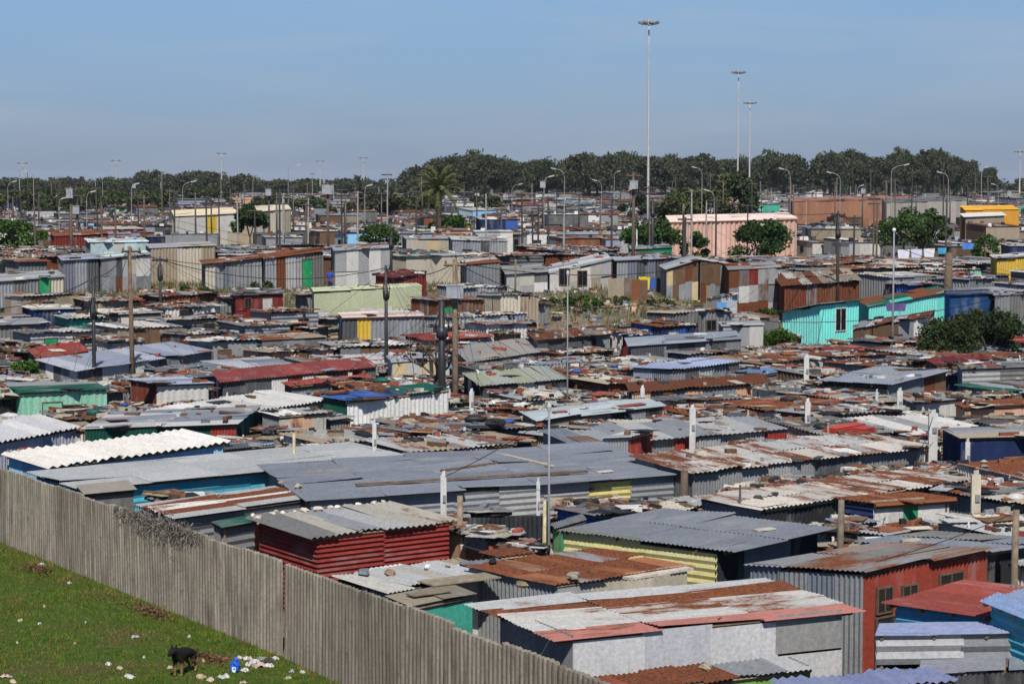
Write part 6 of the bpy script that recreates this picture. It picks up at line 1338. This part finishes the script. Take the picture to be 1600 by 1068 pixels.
# litter on the grass
rr = random.Random(61)
LIT = [(360, 168, .10, 'w'), (385, 345, .10, 'w'), (150, 262, .08, 'p'), (230, 287, .07, 't'), (335, 303, .09, 't'), (170, 315, .08, 'w'), (105, 362, .11, 't'), (195, 410, .08, 'w'), (25, 440, .10, 'w'), (205, 378, .07, 'w'), (575, 368, .10, 't'), (710, 375, .12, 't'), (445, 372, .06, 'w'), (500, 445, .05, 'w'), (630, 457, .05, 'w'), (705, 450, .16, 'g'),
       (565, 588, .14, 'w'), (625, 610, .13, 't'), (675, 655, .19, 'w'), (1160, 655, .19, 'w'), (1275, 622, .13, 'w'), (1290, 560, .14, 'w'), (1330, 578, .16, 'w'), (1365, 560, .14, 'g'), (1395, 575, .18, 'k'), (1430, 560, .13, 'w'), (1350, 600, .20, 'p'), (1400, 598, .15, 'w'), (1300, 590, .14, 'w'), (1250, 555, .10, 'w'), (30, 655, .20, 'p'), (70, 680, .15, 't'), (885, 607, .12, 't'), (985, 445, .07, 'w'), (750, 553, .06, 'w'),
       (85, 142, .14, 'p'), (215, 72, .16, 'w'), (240, 90, .2, 'k'), (290, 125, .12, 't'), (865, 350, .07, 'w'), (840, 335, .06, 't'), (1090, 560, .12, 'r'), (1130, 558, .14, 'r'), (1170, 560, .12, 'r'), (1060, 572, .1, 't'), (1050, 655, .16, 't'), (1095, 672, .14, 't'), (1520, 625, .10, 'g'), (1575, 630, .10, 'w'), (1500, 660, .10, 't'), (430, 355, .07, 't'), (90, 478, .06, 't'), (1265, 685, .10, 't'), (640, 495, .06, 't'), (390, 482, .06, 't')]
LC = dict(w=((.46, .46, .44), 'white plastic scrap'), p=((.48, .33, .30), 'pinkish scrap'), t=((.40, .33, .23), 'tan cardboard scrap'), g=((.30, .31, .33), 'grey plastic film'), k=((.05, .045, .04), 'dark rubbish scrap'), r=((.22, .06, .05), 'reddish scrap'))
for i, (zx, zy, sz, k) in enumerate(LIT):
    if zx < 1040 and zy < 540 and i % 3: continue
    sz *= .75 if zx > 1040 else .62
    p = PX(zx / 3.3333, 860 + zy / 3.3333, 0.03); mb = MB(); n = 6; rs = random.Random(i)
    for a in range(n + 1):
        for b in range(4): mb.v.append(((a / n - .5) * sz * 2.2, (b / 3 - .5) * sz * 1.7, rs.uniform(-.1, .5) * sz + (.02 if 0 < a < n and 0 < b < 3 else -.03)))
    for a in range(n):
        for b in range(3): mb.f.append((a * 4 + b, a * 4 + b + 4, a * 4 + b + 5, a * 4 + b + 1)); mb.c.append((*jit(LC[k][0], .2, rs), 0)); mb.uv.append([(0, 0)] * 4)
    o = mb.build(LC[k][1].replace(' ', '_'), M_PLAS); o.location = p; o.rotation_euler.z = rs.uniform(0, 6)
    where = 'in the rubbish heap by the wall gap' if zx > 1040 and zy < 610 else 'beside the black dog' if 560 < zx < 1180 and zy > 540 else 'on the open grass' if zy > 200 else 'near the top of the grass slope'
    tag(o, '%s %s %s' % ('large' if sz > .09 else 'small', LC[k][1], where), 'scrap', 'rubbish scraps scattered on the grass')
p = PX(367, 1050, 0.0); mb = MB(); mb.blob((0, 0, .14), .13, .11, .16, (.012, .09, .50, 0), 5, .22, 9, 7); mb.blob((.03, .01, .31), .05, .045, .08, (.014, .10, .54, 0), 8, .3, 7, 5)
bagr = thing('plastic_bag', 'bright blue plastic bag standing in the rubbish by the wall', 'bag', p); mb.build('bag', M_PLAS, bagr, False); mb = MB(); mb.quad([(-.06, -.125, .04), (.03, -.13, .03), (.04, -.10, .15), (-.05, -.10, .16)], (.6, .66, .72, 0)); mb.build('white_patch', M_PLAS, bagr)
# dead twigs against the wall foot
for (zx, zy, sx, nn, lab) in [(225, 100, .9, 420, 'heap of dead brown twigs at the top of the grass slope'), (815, 320, 1.3, 520, 'brown dried weeds along the foot of the concrete wall'), (1120, 562, .9, 260, 'reddish dead leaves beside the rubbish heap')]:
    c = PX(zx / 3.3333, 860 + zy / 3.3333, 0.02); rs = np.random.RandomState(int(zx)); t = rs.normal(0, sx * .5, nn); e = np.abs(rs.normal(0, .22, nn))
    pos = np.stack([c.x + WD0.x * t + n0.x * e, c.y + WD0.y * t + n0.y * e, .02 + np.abs(rs.normal(0, .07, nn))], 1)
    sdv = (pos[:, 0] - WG.x) * n0.x + (pos[:, 1] - WG.y) * n0.y; pos = pos[sdv > .1]; nn = len(pos)
    a = rs.normal(0, 1, (nn, 3)); a /= np.linalg.norm(a, axis=1)[:, None]; b = np.cross(a, rs.normal(0, 1, (nn, 3))); b /= np.linalg.norm(b, axis=1)[:, None]; L = rs.uniform(.03, .09, nn)[:, None]
    V = np.stack([pos - a * L - b * .012, pos - a * L + b * .012, pos + a * L + b * .012, pos + a * L - b * .012], 1).reshape(-1, 3)
    tag(build_np('dead_weeds', V, 4, np.array([[.13, .075, .042]]) * rs.uniform(.5, 1.8, (nn, 1)), M_BARK), lab, 'weeds')


# weeds and rubble on the bank between the rows
rs = np.random.RandomState(31); n = 60000
Y = rs.uniform(124, 160, n); X = rs.uniform(-1, 1, n) * Y * .25
cl_ = 0.5 + 0.5 * np.sin(X * .55 + 2 * np.sin(Y * .4)) * np.sin(Y * .5 + X * .2); k = rs.uniform(0, 1, n) < np.clip(cl_ * 1.1 - .12, .04, 1); X, Y = X[k], Y[k]; n = len(X)
Z = np.array([terrain(x, y) for x, y in zip(X, Y)]); an = rs.uniform(0, 6.28, n); wd = rs.uniform(.02, .05, n); hg = rs.uniform(.10, .5, n)
V = np.zeros((n, 3, 3)); V[:, 0] = np.stack([X - np.cos(an) * wd, Y - np.sin(an) * wd, Z], 1); V[:, 1] = np.stack([X + np.cos(an) * wd, Y + np.sin(an) * wd, Z], 1); V[:, 2] = np.stack([X + rs.normal(0, .1, n), Y + rs.normal(0, .1, n), Z + hg], 1)
C = np.where((rs.uniform(0, 1, n) < .4)[:, None], np.array([[.16, .13, .06]]), np.array([[.05, .085, .02]])) * rs.uniform(.6, 1.5, (n, 1))
tag(build_np('weeds', V.reshape(-1, 3), 3, C, M_LEAF), 'rough weeds growing on the sandy bank between shacks', 'weeds', kind='stuff')
mb = MB(); rr = random.Random(55)
for _ in range(2600):
    y = rr.uniform(122, 152); x = rr.uniform(-1, 1) * y * .25; g = terrain(x, y); r_ = rr.uniform(.03, .2); a_ = rr.uniform(0, 6.28)
    mb.box((x, y, g + r_ * .3), (math.cos(a_) * r_ * rr.uniform(.6, 2.2), math.sin(a_) * r_, rr.uniform(-.3, .3) * r_), (-math.sin(a_) * r_ * .6, math.cos(a_) * r_ * .6, 0), (0, 0, r_ * rr.uniform(.2, .8)), (*jit(rr.choice(SCR + [P['mottle'], P['tan'], P['white'], P['blue'], P['peach']]), .3, rr), 0.0))
tag(mb.build('rubble', M_STONE), 'rubble and household rubbish strewn over the bank', 'rubble', kind='stuff')
# ------------------------------------------------------------------ air
mb = MB(); mb.bx(-9000, 9000, -400, 13000, -1.3, 62, (1, 1, 1))
hz = mb.build('haze', M_CABLE); hz.data.materials.clear()
m = bpy.data.materials.new('thin_haze'); m.use_nodes = True; n, l = m.node_tree.nodes, m.node_tree.links
n.remove(n['Principled BSDF']); pv = n.new('ShaderNodeVolumePrincipled'); pv.inputs['Color'].default_value = (.78, .86, 1.0, 1); pv.inputs['Density'].default_value = 0.00005
pv.inputs['Anisotropy'].default_value = 0.0
l.new(pv.outputs[0], n['Material Output'].inputs['Volume']); hz.data.materials.append(m); tag(hz, kind='stuff')
